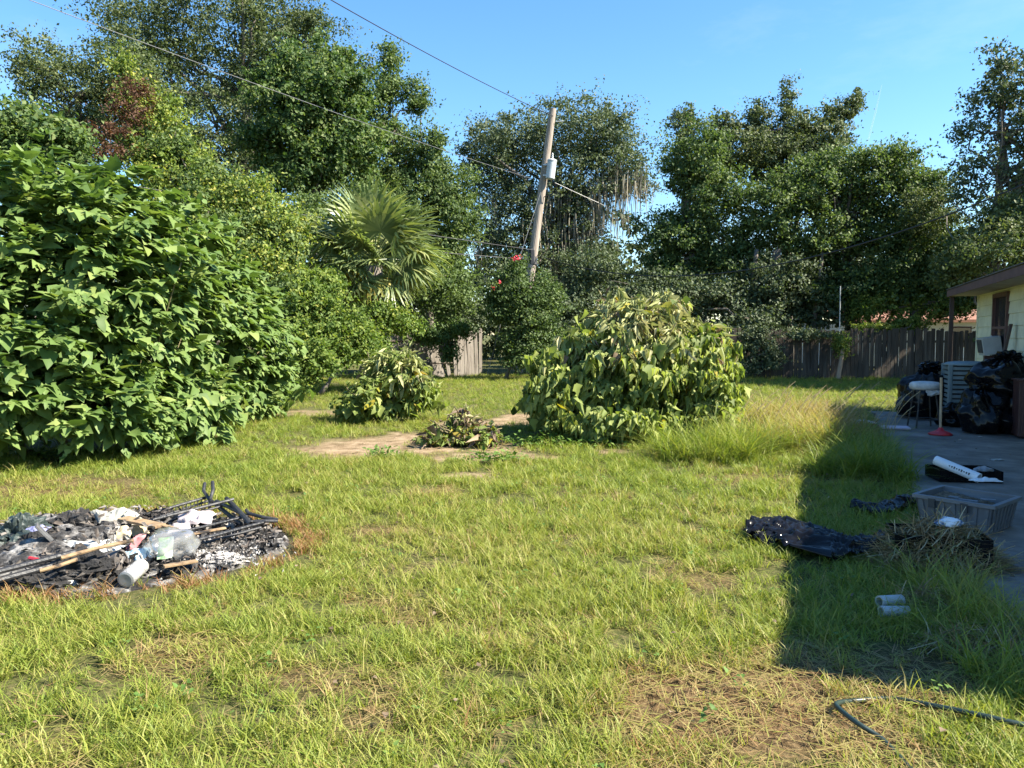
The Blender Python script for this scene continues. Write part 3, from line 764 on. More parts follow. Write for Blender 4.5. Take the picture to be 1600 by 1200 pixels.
tree('oak_tree', 'big shade oak standing beyond the house just past the right edge', gnd(1905, 23), [E(1850, 150, 190, 170, 23, 3.6), E(1950, 60, 200, 170, 23, 3.6), E(1780, 330, 130, 120, 24, 2.6), E(2060, 200, 180, 200, 22, 3.6), E(1700, 420, 60, 60, 25, 1.6)], 16000, oak_m, 0.24, 0.9, 0.4, limbs=10, group=TG)
for gx_, gy_, hh_, lab in ((1665, 27.5, 3.6, 'dense shade tree off the right edge behind the house'), (1720, 31, 4.2, 'dense shade tree off the right edge beyond the fence end'), (1640, 30, 3.2, 'low dense tree off the right edge at the fence end')):
    c_ = gnd(gx_, gy_)
    tree('oak_tree', lab, c_, [(np.array(c_ + V(0, 0, hh_ + 1.2)), np.array([2.4, 2.2, 2.6])), (np.array(c_ + V(1.2, .6, hh_ + 3.5)), np.array([2.6, 2.2, 2.4])), (np.array(c_ + V(-.8, -.4, hh_ - 1)), np.array([2.0, 1.8, 1.8]))], 6500, oak_m, 0.3, 0.7, 0.2, limbs=6, group=TG)
tree('broadleaf_tree', 'olive green tree peeking over the right fence before the orange roof', gnd(1430, 29.8), [E(1400, 470, 50, 26, 30, .8), E(1460, 480, 50, 24, 30, .8), E(1500, 470, 40, 30, 29.5, .8), E(1345, 480, 30, 26, 30, .7)], 6500, vine_m, 0.14, 0.4, 0.1, limbs=5, group=TG)
tree('broadleaf_tree', 'dark bush filling the gap behind the leaning left fence', gnd(680, 33), [E(650, 480, 60, 60, 33, 1.4), E(720, 490, 60, 60, 33, 1.4), E(690, 540, 70, 40, 32.5, 1.2), E(600, 520, 50, 60, 33, 1.4)], 14000, dkoak_m, 0.16, 0.5, 0.1, limbs=5, group=TG)
# tall trunks that stand clear behind the fence
for px, lab in ((1212, 'dark bare tree trunk standing behind the fence beneath the cedar'), (1180, 'pale sunlit tree trunk just left of the dark trunk behind the fence'), (1268, 'thin curved tree trunk right of the dark trunk behind the fence')):
    b_ = gnd(px, 30.6); m = MB()
    r_ = {1212: .26, 1180: .13, 1268: .1}[px]
    m.tube([b_, b_ + V(.05, 0, 2), b_ + V(-.1 if px < 1250 else .3, .2, 3.6), b_ + V(.1 if px < 1250 else .5, .4, 5)], [r_ * 1.2, r_, r_ * .85, r_ * .6], 9)
    tag(m.build('tree_trunk', bark, smooth=True), lab, 'tree trunk', 'trunks behind the fence')
# background wood behind everything
wd = []
for px in range(-150, 1800, 75):
    wd.append(E(px, 445 + random.uniform(-25, 25), 75, 105, 52, 3))
P, fr, sz, rn, cl = crown_leaves(wd + [E(px_, 520, 75, 45, 50, 2) for px_ in range(-150, 1800, 70)], 44000, 1.2, 0.5, per=120)
o = cloud_object('far_woods', [(T_DIA, P, fr, sz, rn)], dkoak_m, None); tag(o, 'continuous mass of dark woodland far behind the yard', 'woods', kind='stuff')

# ------- shrubs and vines of the left boundary
SG = 'shrubs along the back boundary'
tree('leafy_shrub', 'fresh green shrub showing above the big shrub at the left edge', gnd(60, 16.5), [E(40, 200, 60, 40, 16.5, 1.4), E(100, 215, 40, 34, 16.5, 1), E(10, 230, 60, 50, 16.5, 1.2), E(60, 270, 100, 60, 16.5, 1.4)], 7000, bright_m, 0.15, 0.34, 0.06, limbs=8, cat='shrub', group=SG, per=60)
tree('vine_thicket', 'rust brown dying vine hanging in the trees at upper left', gnd(185, 22), [E(205, 140, 26, 20, 23.2, .6), E(190, 165, 30, 24, 23, .6), E(170, 205, 44, 16, 22.5, .7), E(160, 235, 40, 12, 22, .6), E(215, 185, 24, 30, 23, .5), E(230, 150, 14, 26, 23.5, .5)], 2300, rust_m, 0.10, 0.34, 0.03, limbs=0, cat='vine', group=SG, per=60)
tree('vine_thicket', 'yellow green vine blanket sloping down behind the big left shrub', gnd(310, 20), [E(240, 200, 60, 60, 24, 1.4), E(270, 270, 80, 60, 23, 1.4), E(320, 320, 90, 60, 22, 1.4), E(390, 330, 70, 60, 22, 1.4), E(440, 370, 60, 70, 22, 1.4), E(420, 430, 70, 60, 21, 1.3), E(340, 400, 80, 70, 20.5, 1.3), E(190, 110, 20, 40, 24, .6), E(220, 160, 22, 40, 24, .6)], 26000, vine_m, 0.14, 0.42, 0.07, limbs=8, cat='vine', group=SG, per=90)
tree('vine_thicket', 'darker leafy thicket mixed into the vines behind the giant shrub', gnd(330, 21), [E(260, 250, 60, 60, 23.3, 1.2), E(330, 290, 60, 40, 22.5, 1), E(370, 380, 60, 60, 21, 1.1), E(300, 350, 60, 60, 21, 1.1), E(430, 400, 50, 60, 21.5, 1), E(440, 480, 40, 60, 20, .9)], 13000, mid_m, 0.15, 0.4, 0.06, limbs=6, cat='shrub', group=SG, per=80)
tree('vine_thicket', 'sunlit yellow green bush left of and below the palm', gnd(500, 20.5), [E(480, 460, 46, 40, 20.5, 1), E(510, 440, 30, 26, 21, .8), E(500, 500, 60, 50, 20, 1.1), E(545, 530, 55, 46, 21, 1.1), E(585, 550, 26, 40, 22, .8), E(480, 560, 55, 50, 19, 1), E(590, 490, 44, 30, 22.3, .6), E(630, 505, 34, 22, 23, .5)], 17000, vine_m, 0.13, 0.34, 0.06, limbs=8, cat='shrub', group=SG, per=80)
tree('vine_thicket', 'dark mixed thicket standing behind the palm', gnd(560, 27.5), [E(560, 330, 80, 50, 28, 1.6), E(480, 340, 50, 50, 27, 1.4), E(640, 420, 60, 60, 28, 1.5), E(560, 450, 90, 70, 28, 1.6), E(700, 460, 50, 60, 29.5, 1.4)], 20000, mid_m, 0.15, 0.5, 0.08, limbs=8, cat='shrub', group=SG, per=90)
tree('vine_clump', 'bright green vine spilling over the top of the leaning fence', gnd(700, 28.6), [E(710, 515, 36, 18, 28.6, .5), E(680, 525, 30, 16, 28.4, .4), E(700, 545, 16, 26, 28.6, .4), E(660, 518, 24, 14, 28.2, .4)], 3500, bright_m, 0.13, 0.26, 0.03, limbs=4, cat='vine', group=SG, per=60)
rs, cl = tree('flowering_shrub', 'dark green climbing shrub with red flowers at the foot of the pole', gnd(790, 27.5), [E(800, 450, 44, 40, 27.5, 1.1), E(785, 475, 40, 34, 27.5, 1.1), E(820, 500, 42, 50, 27.5, 1.1), E(812, 550, 42, 36, 27.5, 1), E(850, 470, 40, 50, 28, 1.1), E(850, 540, 50, 44, 28, 1), E(808, 415, 14, 18, 27.5, .4)], 17000, mid_m, 0.13, 0.36, 0.06, limbs=6, cat='shrub', group=SG, per=80)
red_m = leaf_mat('red_petal', [(0, (0.55, 0.03, 0.05)), (1, (0.75, 0.08, 0.12))], 0.3, tint=(1, .6, .6))
for px, py, k in ((804, 404, 12), (810, 403, 12), (781, 440, 5), (771, 450, 4)):
    c = np.array(D(px, py, 26.4)); p = c + rng.normal(size=(k, 3)) * .05
    cloud_object('flower', [(T_DIA, p, frames(rand_dir(k), rand_dir(k)), np.full(k, .10), rng.random(k))], red_m, rs)
tree('vine_clump', 'ivy drape hanging over the left end of the dark back fence', gnd(1175, 27.9), [E(1180, 530, 26, 30, 27.8, .4), E(1205, 555, 22, 26, 27.8, .35), E(1165, 570, 20, 20, 27.8, .35), E(1260, 522, 50, 10, 27.9, .3)], 4200, dkoak_m, 0.12, 0.26, 0.03, limbs=3, cat='vine', group=SG, per=60)
tree('vine_clump', 'yellow lit vine growing along the top of the right fence', gnd(1390, 28.6), [E(1370, 512, 40, 8, 28.5, .35), E(1420, 505, 40, 12, 28.8, .4), E(1315, 535, 14, 24, 27.9, .25)], 2800, vine_m, 0.11, 0.22, 0.03, limbs=3, cat='vine', group=SG, per=50)

# ================================================================== PALM
palm_m = leaf_mat('palm_blade', [(0.0, (0.11, 0.15, 0.06)), (0.5, (0.17, 0.215, 0.085)), (0.85, (0.25, 0.28, 0.11)), (1.0, (0.31, 0.32, 0.13))], 0.3, rough=0.4, spec=0.5)
palmy_m = leaf_mat('palm_blade_yellow', [(0.0, (0.20, 0.20, 0.05)), (0.6, (0.34, 0.30, 0.07)), (1.0, (0.42, 0.33, 0.10))], 0.3)
PALM = D(585, 420, 23.5); PALM.z = 0
palm = thing('palm_tree', PALM, 'fan palm with drooping grey green fronds left of the pole', 'palm')
hub = D(585, 405, 23.5)
m = MB(); m.tube([PALM, PALM + V(.05, 0, 1.2), hub + V(0, 0, -.2)], [.26, .22, .24], 12); m.build('trunk', bark, palm, smooth=True)
def frond_mesh(name, L_, seed, mat, pet=1.0, droop=1.0):
    r_ = random.Random(seed)
    v, t, rn = [], [], []
    def quad(a, b, c, d, q):
        i = len(v); v.extend([a, b, c, d]); t.extend([(i, i + 1, i + 2), (i, i + 2, i + 3)]); rn.extend([q, q])
    # petiole along +Y, sagging
    for i in range(6):
        y0, y1 = pet * i / 6, pet * (i + 1) / 6
        quad((-.022, y0, -.10 * y0 ** 2), (.022, y0, -.10 * y0 ** 2), (.02, y1, -.10 * y1 ** 2), (-.02, y1, -.10 * y1 ** 2), .9)
        quad((0, y0, -.10 * y0 ** 2 - .03), (0, y0, -.10 * y0 ** 2 + .01), (0, y1, -.10 * y1 ** 2 + .01), (0, y1, -.10 * y1 ** 2 - .03), .9)
    base = np.array([0, pet, -.10 * pet ** 2])
    n = 38
    for k in range(n):
        a = R(-128 + 256 * k / (n - 1)) + r_.uniform(-.02, .02)
        ln = L_ * (1.0 - 0.28 * abs(a) / R(128)) * r_.uniform(.9, 1.05)
        dir_ = np.array([math.sin(a), math.cos(a), 0.30 * math.cos(a) - 0.10 + (0.05 if k % 2 else -0.05)])
        side = np.array([math.cos(a), -math.sin(a), 0])
        q = r_.random()
        prev = None
        for i in range(6):
            s = i / 5
            w = (0.014 + 0.046 * math.sin(min(1, s * 1.9) * math.pi / 2)) * (1 - max(0, s - .45) / .55) + .001
            p = base + dir_ * ln * s + np.array([0, 0, -droop * 0.55 * ln * max(0, s - .28) ** 1.9 * (0.8 + .5 * abs(math.sin(a)))]) + side * (0.05 * r_.uniform(-1, 1) * s)
            cur = (p - side * w, p + side * w)
            if prev: quad(tuple(prev[0]), tuple(prev[1]), tuple(cur[1]), tuple(cur[0]), q)
            prev = cur
    return tri_mesh(name, np.array(v), np.array(t), mat, np.array(rn))
fm = [frond_mesh('frond', 1.35, k, palm_m, 0.95 + .12 * k, 0.55 + .3 * k) for k in range(4)]
fy = [frond_mesh('frond', 1.0, 9 + k, palmy_m, 0.9, 1.8) for k in range(2)]
k = 0
for ring, (cnt, el, lab) in enumerate(((4, 74, 0), (7, 46, 0), (8, 18, 0), (8, -12, 0), (8, -40, 0))):
    for i in range(cnt):
        az = 2 * math.pi * (i + 0.5 * (ring % 2)) / cnt + random.uniform(-.2, .2)
        e_ = R(el + random.uniform(-9, 9))
        dd = V(math.cos(az) * math.cos(e_), math.sin(az) * math.cos(e_), math.sin(e_))
        yellow = ring == 4 and i % 3 == 0
        me = random.choice(fy) if yellow else fm[k % 4]
        up = V(0, 0, 1) if el < 60 else V(-math.cos(az), -math.sin(az), .3)
        x_ = dd.cross(up).normalized(); z_ = x_.cross(dd)
        tw = random.uniform(-.5, .5)
        M3 = Matrix((x_, dd, z_)).transposed().to_4x4() @ Matrix.Rotation(tw, 4, 'Y')
        o = bpy.data.objects.new('frond', me)
        o.matrix_basis = Matrix.Translation(hub) @ M3 @ Matrix.Scale(random.uniform(.85, 1.15), 4)
        link(o, palm); k += 1
        if yellow: o['label'] = 'yellowed drooping frond'

# ================================================================== BROAD-LEAVED SHRUBS
def shrub(name, label, base, ells, n_tips, per_tip, size, mats, templates, hang, n_parts=300, out_w=1.0, facecam=0.45, mat_pick=None, axis_up=0.35, jitter=0.5, core=0.5, stems=14):
    """leaves sit in whorls at shoot tips spread over the skin (and, fewer, inside) of the ellipsoids"""
    base = Vector(base)
    root = thing(name, base, label, 'shrub')
    area = np.array([(e[1][0] * e[1][2] + e[1][0] * e[1][1] + e[1][1] * e[1][2]) for e in ells]); area /= area.sum()
    tips, axes, deep = [], [], []
    for e, w in zip(ells, area):
        n_ = int(n_tips * w * 1.6)
        d = rand_dir(n_); d = d[(d[:, 2] > -0.75)]
        lump = 0.94 + 0.16 * np.array([mnoise.noise(Vector(q * 3 + e[0])) + .8 * mnoise.noise(Vector(q * 7 + e[0])) for q in d])[:, None]
        lump = lump + (rng.random((len(d), 1)) < .05) * .10
        rr = 1 - (rng.random((len(d), 1)) ** 2) * core
        p = e[0] + d * e[1] * lump * rr
        nrm = unit(d / e[1])
        # drop what lies deep inside another ellipsoid
        ok = p[:, 2] > 0.05
        for e2 in ells:
            if e2 is e: continue
            ok &= (((p - e2[0]) / e2[1]) ** 2).sum(1) > 0.45
        tips.append(p[ok]); axes.append(nrm[ok]); deep.append(1 - rr[ok][:, 0])
    tips, axes, deep = np.concatenate(tips), np.concatenate(axes), np.concatenate(deep)
    sel = rng.permutation(len(tips))[:n_tips]
    tips, axes, deep = tips[sel], axes[sel], deep[sel]
    # each tip is the end of a shoot; leaves alternate along it, larger further back
    ax = unit(axes * np.array([1, 1, .6]) + np.array([0.10, 0, axis_up]) + rng.normal(size=axes.shape) * 0.33)
    k = rng.poisson(per_tip, len(tips)) + 3
    ti = np.repeat(np.arange(len(tips)), k)
    nL = len(ti)
    a = ax[ti]
    s_ = rng.random((nL, 1)) ** 1.15
    shoot = (rng.uniform(.6, 1.25, len(tips)) * size * 4.2)[ti][:, None]
    side = unit(np.cross(a, np.array([0, 0, 1.0]) + rng.normal(size=(nL, 3)) * .25)) * np.where(rng.random((nL, 1)) < .5, 1, -1)
    sag = np.array([0, 0, -1.0]) * (1 - s_) ** 2 * shoot * .22
    pos = tips[ti] - a * s_ * shoot + sag + side * size * rng.uniform(.15, .5, (nL, 1))
    d = unit(side * (0.35 + .75 * s_) + a * (1.1 - .5 * s_) + np.array([0, 0, -1.0]) * (hang * (0.5 + 0.9 * rng.random((nL, 1)))) + rng.normal(size=(nL, 3)) * 0.28)
    nr = unit(axes[ti] * 0.30 + np.array([0, 0, 1.0]) + np.array(sd) * 0.30 + rng.normal(size=(nL, 3)) * jitter * 0.5)
    fr = frames(d, nr)
    grow = (0.45 + 0.75 * np.minimum(1, s_[:, 0] * 2.2))
    sz = size * grow * (0.6 + 0.7 * rng.random(nL))
    rn = np.clip(0.5 * rng.random(len(tips))[ti] + 0.5 * rng.random(nL), 0, .999)
    tm = rng.integers(0, len(templates), nL)
    mi = np.zeros(nL, int) if mat_pick is None else mat_pick(pos, rng.random(nL))
    if mat_pick is not None and hasattr(mat_pick, 'tm'): tm = mat_pick.tm(mi, tm)
    sz = np.where(mi >= 2, sz * 1.25, sz)
    keep = pos[:, 2] > 0.06
    pos, fr, sz, rn, tm, mi, nrm = pos[keep], fr[keep], sz[keep], rn[keep], tm[keep], mi[keep], axes[ti][keep]
    dp = deep[ti][keep]
    # the leaves that show largest become parts
    cam_p = np.array([0, 0, CAMH])
    vdir = unit(cam_p - pos)
    facing = (vdir * nrm).sum(1)
    px = 800 + F * pos[:, 0] / pos[:, 1]
    dist = np.linalg.norm(pos - cam_p, axis=1)
    score = sz / dist * np.clip(facing + 0.15, 0.02, 1) ** 0.5 * (dp < 0.12) * (px > 5) * (px < 1590)
    order = np.argsort(-score)
    part = np.zeros(len(pos), bool); part[order[:n_parts]] = True
    cache = {}
    for i in np.nonzero(part)[0]:
        key = (tm[i], mi[i], int(rn[i] * 5))
        if key not in cache:
            v, t = templates[tm[i]]
            cache[key] = tri_mesh('leaf', v, t, mats[mi[i]], np.full(len(t), 0.2 * key[2] * 0.5))
        o = bpy.data.objects.new('leaf', cache[key])
        M4 = Matrix(fr[i].tolist()).to_4x4()
        o.matrix_basis = Matrix.Translation(pos[i]) @ M4 @ Matrix.Scale(float(sz[i]), 4)
        link(o, root)
    for j, mt in enumerate(mats):
        gs = []
        for q_ in range(len(templates)):
            s_ = (~part) & (tm == q_) & (mi == j)
            gs.append((LOW[id(templates[q_])], pos[s_], fr[s_], sz[s_], rn[s_]))
        if sum(len(g[1]) for g in gs): cloud_object('foliage', gs, mt, root)
    sel = rng.permutation(len(tips))[:stems]
    for i in sel:
        tg = Vector(tips[i])
        st = base + V(random.uniform(-1, 1) * ells[0][1][0] * .35, random.uniform(-1, 1) * ells[0][1][1] * .35, 0)
        st.x = st.x * .5 + tg.x * .5 if name == 'giant_shrub' else st.x
        st.y = st.y * .5 + tg.y * .5 if name == 'giant_shrub' else st.y
        m = MB(); q_ = [st]
        for k_ in range(1, 6):
            t = k_ / 5
            p = st.lerp(tg, t); p.z = st.z + (tg.z - st.z) * t ** .75
            q_.append(p + V(random.uniform(-.04, .04), random.uniform(-.04, .04), 0))
        m.tube(q_, [.02 * (1 - .13 * k_) for k_ in range(6)], 6); m.build('stem', stem_mat, root, smooth=True)
    return root
big_m = leaf_mat('big_leaf', [(0.0, (0.0683, 0.1182, 0.0322)), (0.5, (0.112, 0.1767, 0.0483)), (0.85, (0.164, 0.2302, 0.0671)), (1.0, (0.246, 0.2924, 0.0939))], 0.30, rough=0.55)
wilt_m = leaf_mat('wilting_leaf', [(0.0, (0.0875, 0.125, 0.03)), (0.5, (0.1625, 0.2125, 0.05)), (0.85, (0.2625, 0.3063, 0.0875)), (1.0, (0.35, 0.375, 0.125))], 0.38, rough=0.6)
yel_m = leaf_mat('yellow_leaf', [(0.0, (0.22, 0.23, 0.03)), (0.6, (0.36, 0.32, 0.04)), (1.0, (0.28, 0.19, 0.04))], 0.35)
pale_m = leaf_mat('pale_dry_leaf', [(0.0, (0.22, 0.26, 0.09)), (0.5, (0.33, 0.35, 0.14)), (1.0, (0.45, 0.41, 0.23))], 0.25, tint=(1, 1, .8))
brown_m = leaf_mat('brown_dry_leaf', [(0.0, (0.07, 0.05, 0.035)), (0.5, (0.16, 0.115, 0.075)), (1.0, (0.28, 0.21, 0.14))], 0.2, tint=(1, .9, .7))

shrub('giant_shrub', 'huge bright green large leaved shrub filling the left side of the yard', H(120, 690),
      [E(60, 446, 275, 250, 10.5, 1.9), E(-40, 560, 200, 170, 9.2, 1.3), E(190, 462, 195, 215, 11.5, 1.8), E(300, 495, 130, 175, 13, 1.8), E(370, 530, 105, 135, 14.2, 1.7), E(120, 620, 180, 95, 9.9, 1.2), E(250, 620, 150, 80, 11.3, 1.3), E(400, 590, 60, 70, 14.6, 1.2)],
      1500, 17, 0.185, [big_m], [T_HEART, T_LOBE, T_ANG, T_HEART], 0.45, 300, stems=26, jitter=.75)
def pick_big(pos, u):
    c = D(1010, 480, 12)
    hz = (pos[:, 2] - 1.05) / .8
    near_c = np.exp(-((pos[:, 0] - c.x) / 1.25) ** 2)
    pr = np.clip(hz, 0, 1) * near_c
    mi = np.zeros(len(pos), int)
    mi[u < 0.022] = 1
    mi[u > 1 - 0.95 * pr] = 2
    mi[u > 1 - 0.07 * pr] = 3
    return mi
pick_big.tm = lambda mi, tm: np.where(mi >= 2, np.where(tm == 0, 3, 4), tm % 3)
shrub('wilting_shrub', 'large rounded wilting shrub with pale withered top in the centre of the yard', H(1000, 672),
      [E(985, 575, 130, 105, 12.3, 1.4), E(865, 605, 50, 75, 12.0, .9), E(1085, 575, 68, 78, 12.4, 1.2), E(1000, 500, 100, 62, 12.4, 1.0), E(960, 640, 128, 48, 11.8, 1.1), E(1105, 625, 62, 38, 12, .9), E(1040, 475, 42, 38, 12.4, .5), E(1115, 535, 44, 52, 12.4, .6), E(915, 530, 50, 48, 12.2, .6), E(1130, 590, 28, 40, 12.2, .5)],
      1050, 14, 0.17, [wilt_m, yel_m, pale_m, brown_m], [T_LOBE, T_WILT, T_WILT, T_WILT, T_DRY], 1.9, 300, mat_pick=pick_big, stems=24, core=.45, jitter=1.3)
def pick_mid(pos, u):
    mi = np.zeros(len(pos), int)
    t = np.clip((pos[:, 2] - 0.5) / 0.6, 0, 1)
    mi[u > 1 - 0.7 * t] = 2
    mi[u < 0.06 * (1.1 - t)] = 1
    return mi
pick_mid.tm = lambda mi, tm: np.where(mi >= 2, np.where(tm == 0, 2, 3), tm % 3)
shrub('wilting_shrub', 'medium wilting shrub with yellowing leaves beside the giant green shrub', H(600, 655),
      [E(600, 600, 70, 56, 14.2, .8), E(555, 620, 46, 38, 14.0, .6), E(650, 590, 44, 50, 14.2, .6), E(622, 560, 50, 32, 14.3, .5)],
      190, 13, 0.155, [wilt_m, yel_m, pale_m], [T_LOBE, T_ANG, T_WILT, T_DRY], 1.3, 300, mat_pick=pick_mid, stems=18, core=.7, jitter=1.2, axis_up=.8)
def pick_dead(pos, u):
    mi = np.full(len(pos), 3)
    low = pos[:, 2] < 0.30
    mi[(u < .68) & low] = 0
    mi[(u < .12) & low] = 1
    mi[(u > .5) & ~low] = 2
    return mi
pick_dead.tm = lambda mi, tm: np.where(mi >= 2, 2 + (tm % 2), tm % 3)
shrub('withered_shrub', 'low withered brown shrub with a few green and yellow leaves on bare sand', H(715, 692),
      [E(700, 672, 54, 28, 11.2, .5), E(755, 668, 38, 28, 11.2, .45), E(722, 652, 30, 26, 11.4, .3)],
      150, 12, 0.12, [wilt_m, yel_m, pale_m, brown_m], [T_LOBE, T_ANG, T_WILT, T_DRY], 1.1, 220, mat_pick=pick_dead, stems=46, core=.8, jitter=1.5, axis_up=1.0)

# ================================================================== YARD OBJECTS
def fold_noise(p, s, seed):
    q = Vector(p) * s + V(seed * 3.1, seed * 1.7, seed)
    return 1 - 2 * abs(mnoise.noise(q)) + 0.5 * mnoise.noise(q * 2.3)
def crumpled(name, c, sx, sy, h, rotz, seed, mat, nx=22, ny=16, folds=0.05, fs=6.0, tilt=(0, 0), edge=0.16, parent=None, thick=0.0):
    """a creased sheet (cloth, paper, plastic) lying in a heap; c is its base centre"""
    m = MB(); vs, fsx = [], []
    Mz = Matrix.Rotation(rotz, 3, 'Z') @ Matrix.Rotation(tilt[0], 3, 'X') @ Matrix.Rotation(tilt[1], 3, 'Y')
    for j in range(ny):
        for i in range(nx):
            u, v = 2 * i / (nx - 1) - 1, 2 * j / (ny - 1) - 1
            k = 1 + edge * mnoise.noise(V(u * 1.7 + seed, v * 1.7, seed * .7)) * 2
            x, y = u * sx / 2 * k, v * sy / 2 * k
            dome = max(0.0, 1 - max(abs(u), abs(v)) ** 2.2)
            lump = 0.75 + 0.6 * mnoise.noise(V(u * 1.6, v * 1.6, seed))
            z = h * dome * lump + folds * (fold_noise((x, y, 0), fs, seed) + .3) * (0.45 + 0.55 * dome)
            x += folds * 1.2 * mnoise.noise(V(x * fs, y * fs, seed + 9)); y += folds * 1.2 * mnoise.noise(V(x * fs, y * fs, seed + 19))
            p = Mz @ V(x, y, max(z, 0.004))
            vs.append(Vector(c) + p)
    for j in range(ny - 1):
        for i in range(nx - 1):
            a = j * nx + i
            fsx.append((a, a + 1, a + nx + 1, a + nx))
    m.add(vs, fsx)
    return m.build(name, mat, parent, smooth=False, solid=thick or 0.004)
def lump(name, c, size, seed, mat, parent=None, rough=0.3, s=3.0, n=20, flat=True, smooth=False, pleat=0.0, crease=0.10):
    """creased closed body (bag, charred lump) resting on c"""
    m = MB(); vs, fs = [], []
    nv = n; nu = int(n * 1.6)
    for j in range(nv + 1):
        ph = math.pi * j / nv
        for i in range(nu):
            th = 2 * math.pi * i / nu
            d = V(math.sin(ph) * math.cos(th), math.sin(ph) * math.sin(th), math.cos(ph))
            r = 1 + rough * mnoise.noise(d * s * .5 + V(seed, seed * 2, 0)) + crease * (fold_noise(d, s, seed) - .3)
            if pleat: r *= 1 + pleat * math.cos(11 * th + 3 * mnoise.noise(d * 2)) * max(0, d.z) ** 1.5
            p = V(d.x * size[0] / 2 * r, d.y * size[1] / 2 * r, (d.z * r * .5 + .5) * size[2])
            if flat and p.z < 0.16 * size[2]: p.z = 0.16 * size[2] + (p.z - .16 * size[2]) * .15
            p.z -= 0.13 * size[2] if flat else 0
            vs.append(Vector(c) + p)
    for j in range(nv):
        for i in range(nu):
            a, b_ = j * nu + i, j * nu + (i + 1) % nu
            fs.append((a, a + nu, b_ + nu, b_))
    m.add(vs, fs)
    return m.build(name, mat, parent, smooth=smooth)
def rod(name, a, b, r, mat, parent=None, n=8, mid=None):
    m = MB(); m.tube([a, mid, b] if mid else [a, b], r, n)
    return m.build(name, mat, parent, smooth=False)

# ---------------- burn pile
ash_m = plain('ash', [(0.3, (0.008, 0.008, 0.008)), (0.44, (0.025, 0.023, 0.022)), (0.52, (0.10, 0.095, 0.09)), (0.62, (0.28, 0.27, 0.26)), (0.78, (0.42, 0.40, 0.38))], 7, 0.95, 1.0, 45, detail=12)
char_m = plain('charred', [(0.3, (0.006, 0.006, 0.006)), (0.55, (0.022, 0.020, 0.019)), (0.68, (0.10, 0.095, 0.09)), (0.82, (0.33, 0.31, 0.30))], 11, 0.9, 1.0, 60, detail=12)
pale_ash = plain('pale_ash', [(0.3, (0.08, 0.075, 0.07)), (0.5, (0.36, 0.34, 0.32)), (0.75, (0.66, 0.63, 0.58))], 9, 0.95, 1.0, 60, detail=12)
av, af = [], []
NR, NA = 34, 72
for j in range(NR + 1):
    r = j / NR
    for i in range(NA):
        a = 2 * math.pi * i / NA
        k = 1 + 0.09 * mnoise.noise(V(math.cos(a) * 1.5, math.sin(a) * 1.5, 3))
        x, y = PIT.x + 1.36 * r * k * math.cos(a), PIT.y + 1.0 * r * k * math.sin(a)
        hh = 0.11 * (1 - r ** 2) * (0.5 + 1.2 * max(0, mnoise.noise(V(x * 1.4, y * 1.4, 5)) + .3)) * (1.5 if x < -2.9 else .55)
        z = 0.012 + hh + (1 - r ** 6) * (0.035 * mnoise.noise(V(x * 7, y * 7, 1)) + .022 * fold_noise((x, y, 0), 14, 2))
        av.append(V(x, y, max(z, -.01) - (.03 if j == NR else 0)))
for j in range(NR):
    for i in range(NA):
        a, b_ = j * NA + i, j * NA + (i + 1) % NA
        af.append((a, b_, b_ + NA, a + NA))
m = MB(); m.add(av, af); o = m.build('ash_bed', ash_m); tag(o, 'black and grey bed of ash of the burn pile on the lawn', 'ash')
# loose charred flakes: too many and too small to pick apart
m = MB()
for k in range(1500):
    a, r = random.uniform(0, 6.283), math.sqrt(random.random())
    x, y = PIT.x + 1.33 * r * math.cos(a), PIT.y + .98 * r * math.sin(a)
    s = random.uniform(.012, .05)
    z = 0.02 + .10 * (1 - r * r) * (1.3 if x < -2.9 else .5) + random.uniform(0, .03)
    Mr = Matrix.Rotation(random.uniform(0, 6.28), 3, V(random.random() - .5, random.random() - .5, random.random() - .5).normalized())
    m.add([V(x, y, z) + Mr @ V(*p) for p in ((-s, -s * .5, 0), (s * .8, -s * .6, s * .2), (s, s * .5, 0), (-s * .6, s * .6, s * .25))], [(0, 1, 2), (0, 2, 3)])
o = m.build('charred_flakes', char_m); tag(o, 'charred flakes and scraps strewn over the burn pile', 'debris', kind='stuff')
m = MB()
for k in range(900):
    c = H(random.gauss(345, 36), random.gauss(872, 13)); s = random.uniform(.003, .011)
    Mr = Matrix.Rotation(random.uniform(0, 6.28), 3, V(random.random() - .5, random.random() - .5, random.random() - .5).normalized())
    m.add([c + V(0, 0, .05 + random.uniform(0, .02)) + Mr @ V(*p) for p in ((-s, -s * .5, 0), (s * .8, -s * .6, s * .2), (s, s * .5, 0), (-s * .6, s * .6, s * .25))], [(0, 1, 2), (0, 2, 3)])
o = m.build('ash_flakes', pale_ash); tag(o, 'pale white ash flakes at the right side of the burn pile', 'ash', kind='stuff')
m = MB()
for k in range(900):
    a, r = random.uniform(0, 6.283), math.sqrt(random.random()) * .97
    x, y = PIT.x + 1.33 * r * math.cos(a), PIT.y + .98 * r * math.sin(a)
    s = random.uniform(.008, .035)
    z = 0.05 + .15 * (1 - r * r) * (1.3 if x < -2.6 else .4) * random.random() ** .5 + random.uniform(0, .03)
    Mr = Matrix.Rotation(random.uniform(0, 6.28), 3, V(random.random() - .5, random.random() - .5, random.random() - .5).normalized())
    m.add([V(x, y, z) + Mr @ V(*p) for p in ((-s, -s * .3, 0), (s * .8, -s * .4, s * .2), (s, s * .3, 0), (-s * .6, s * .4, s * .25))], [(0, 1, 2), (0, 2, 3)])
scr_m = plain('scorched_scrap', [(0.3, (.03, .025, .02)), (.45, (.07, .055, .045)), (.58, (.20, .18, .16)), (.75, (.42, .39, .35))], 3.5, .9)
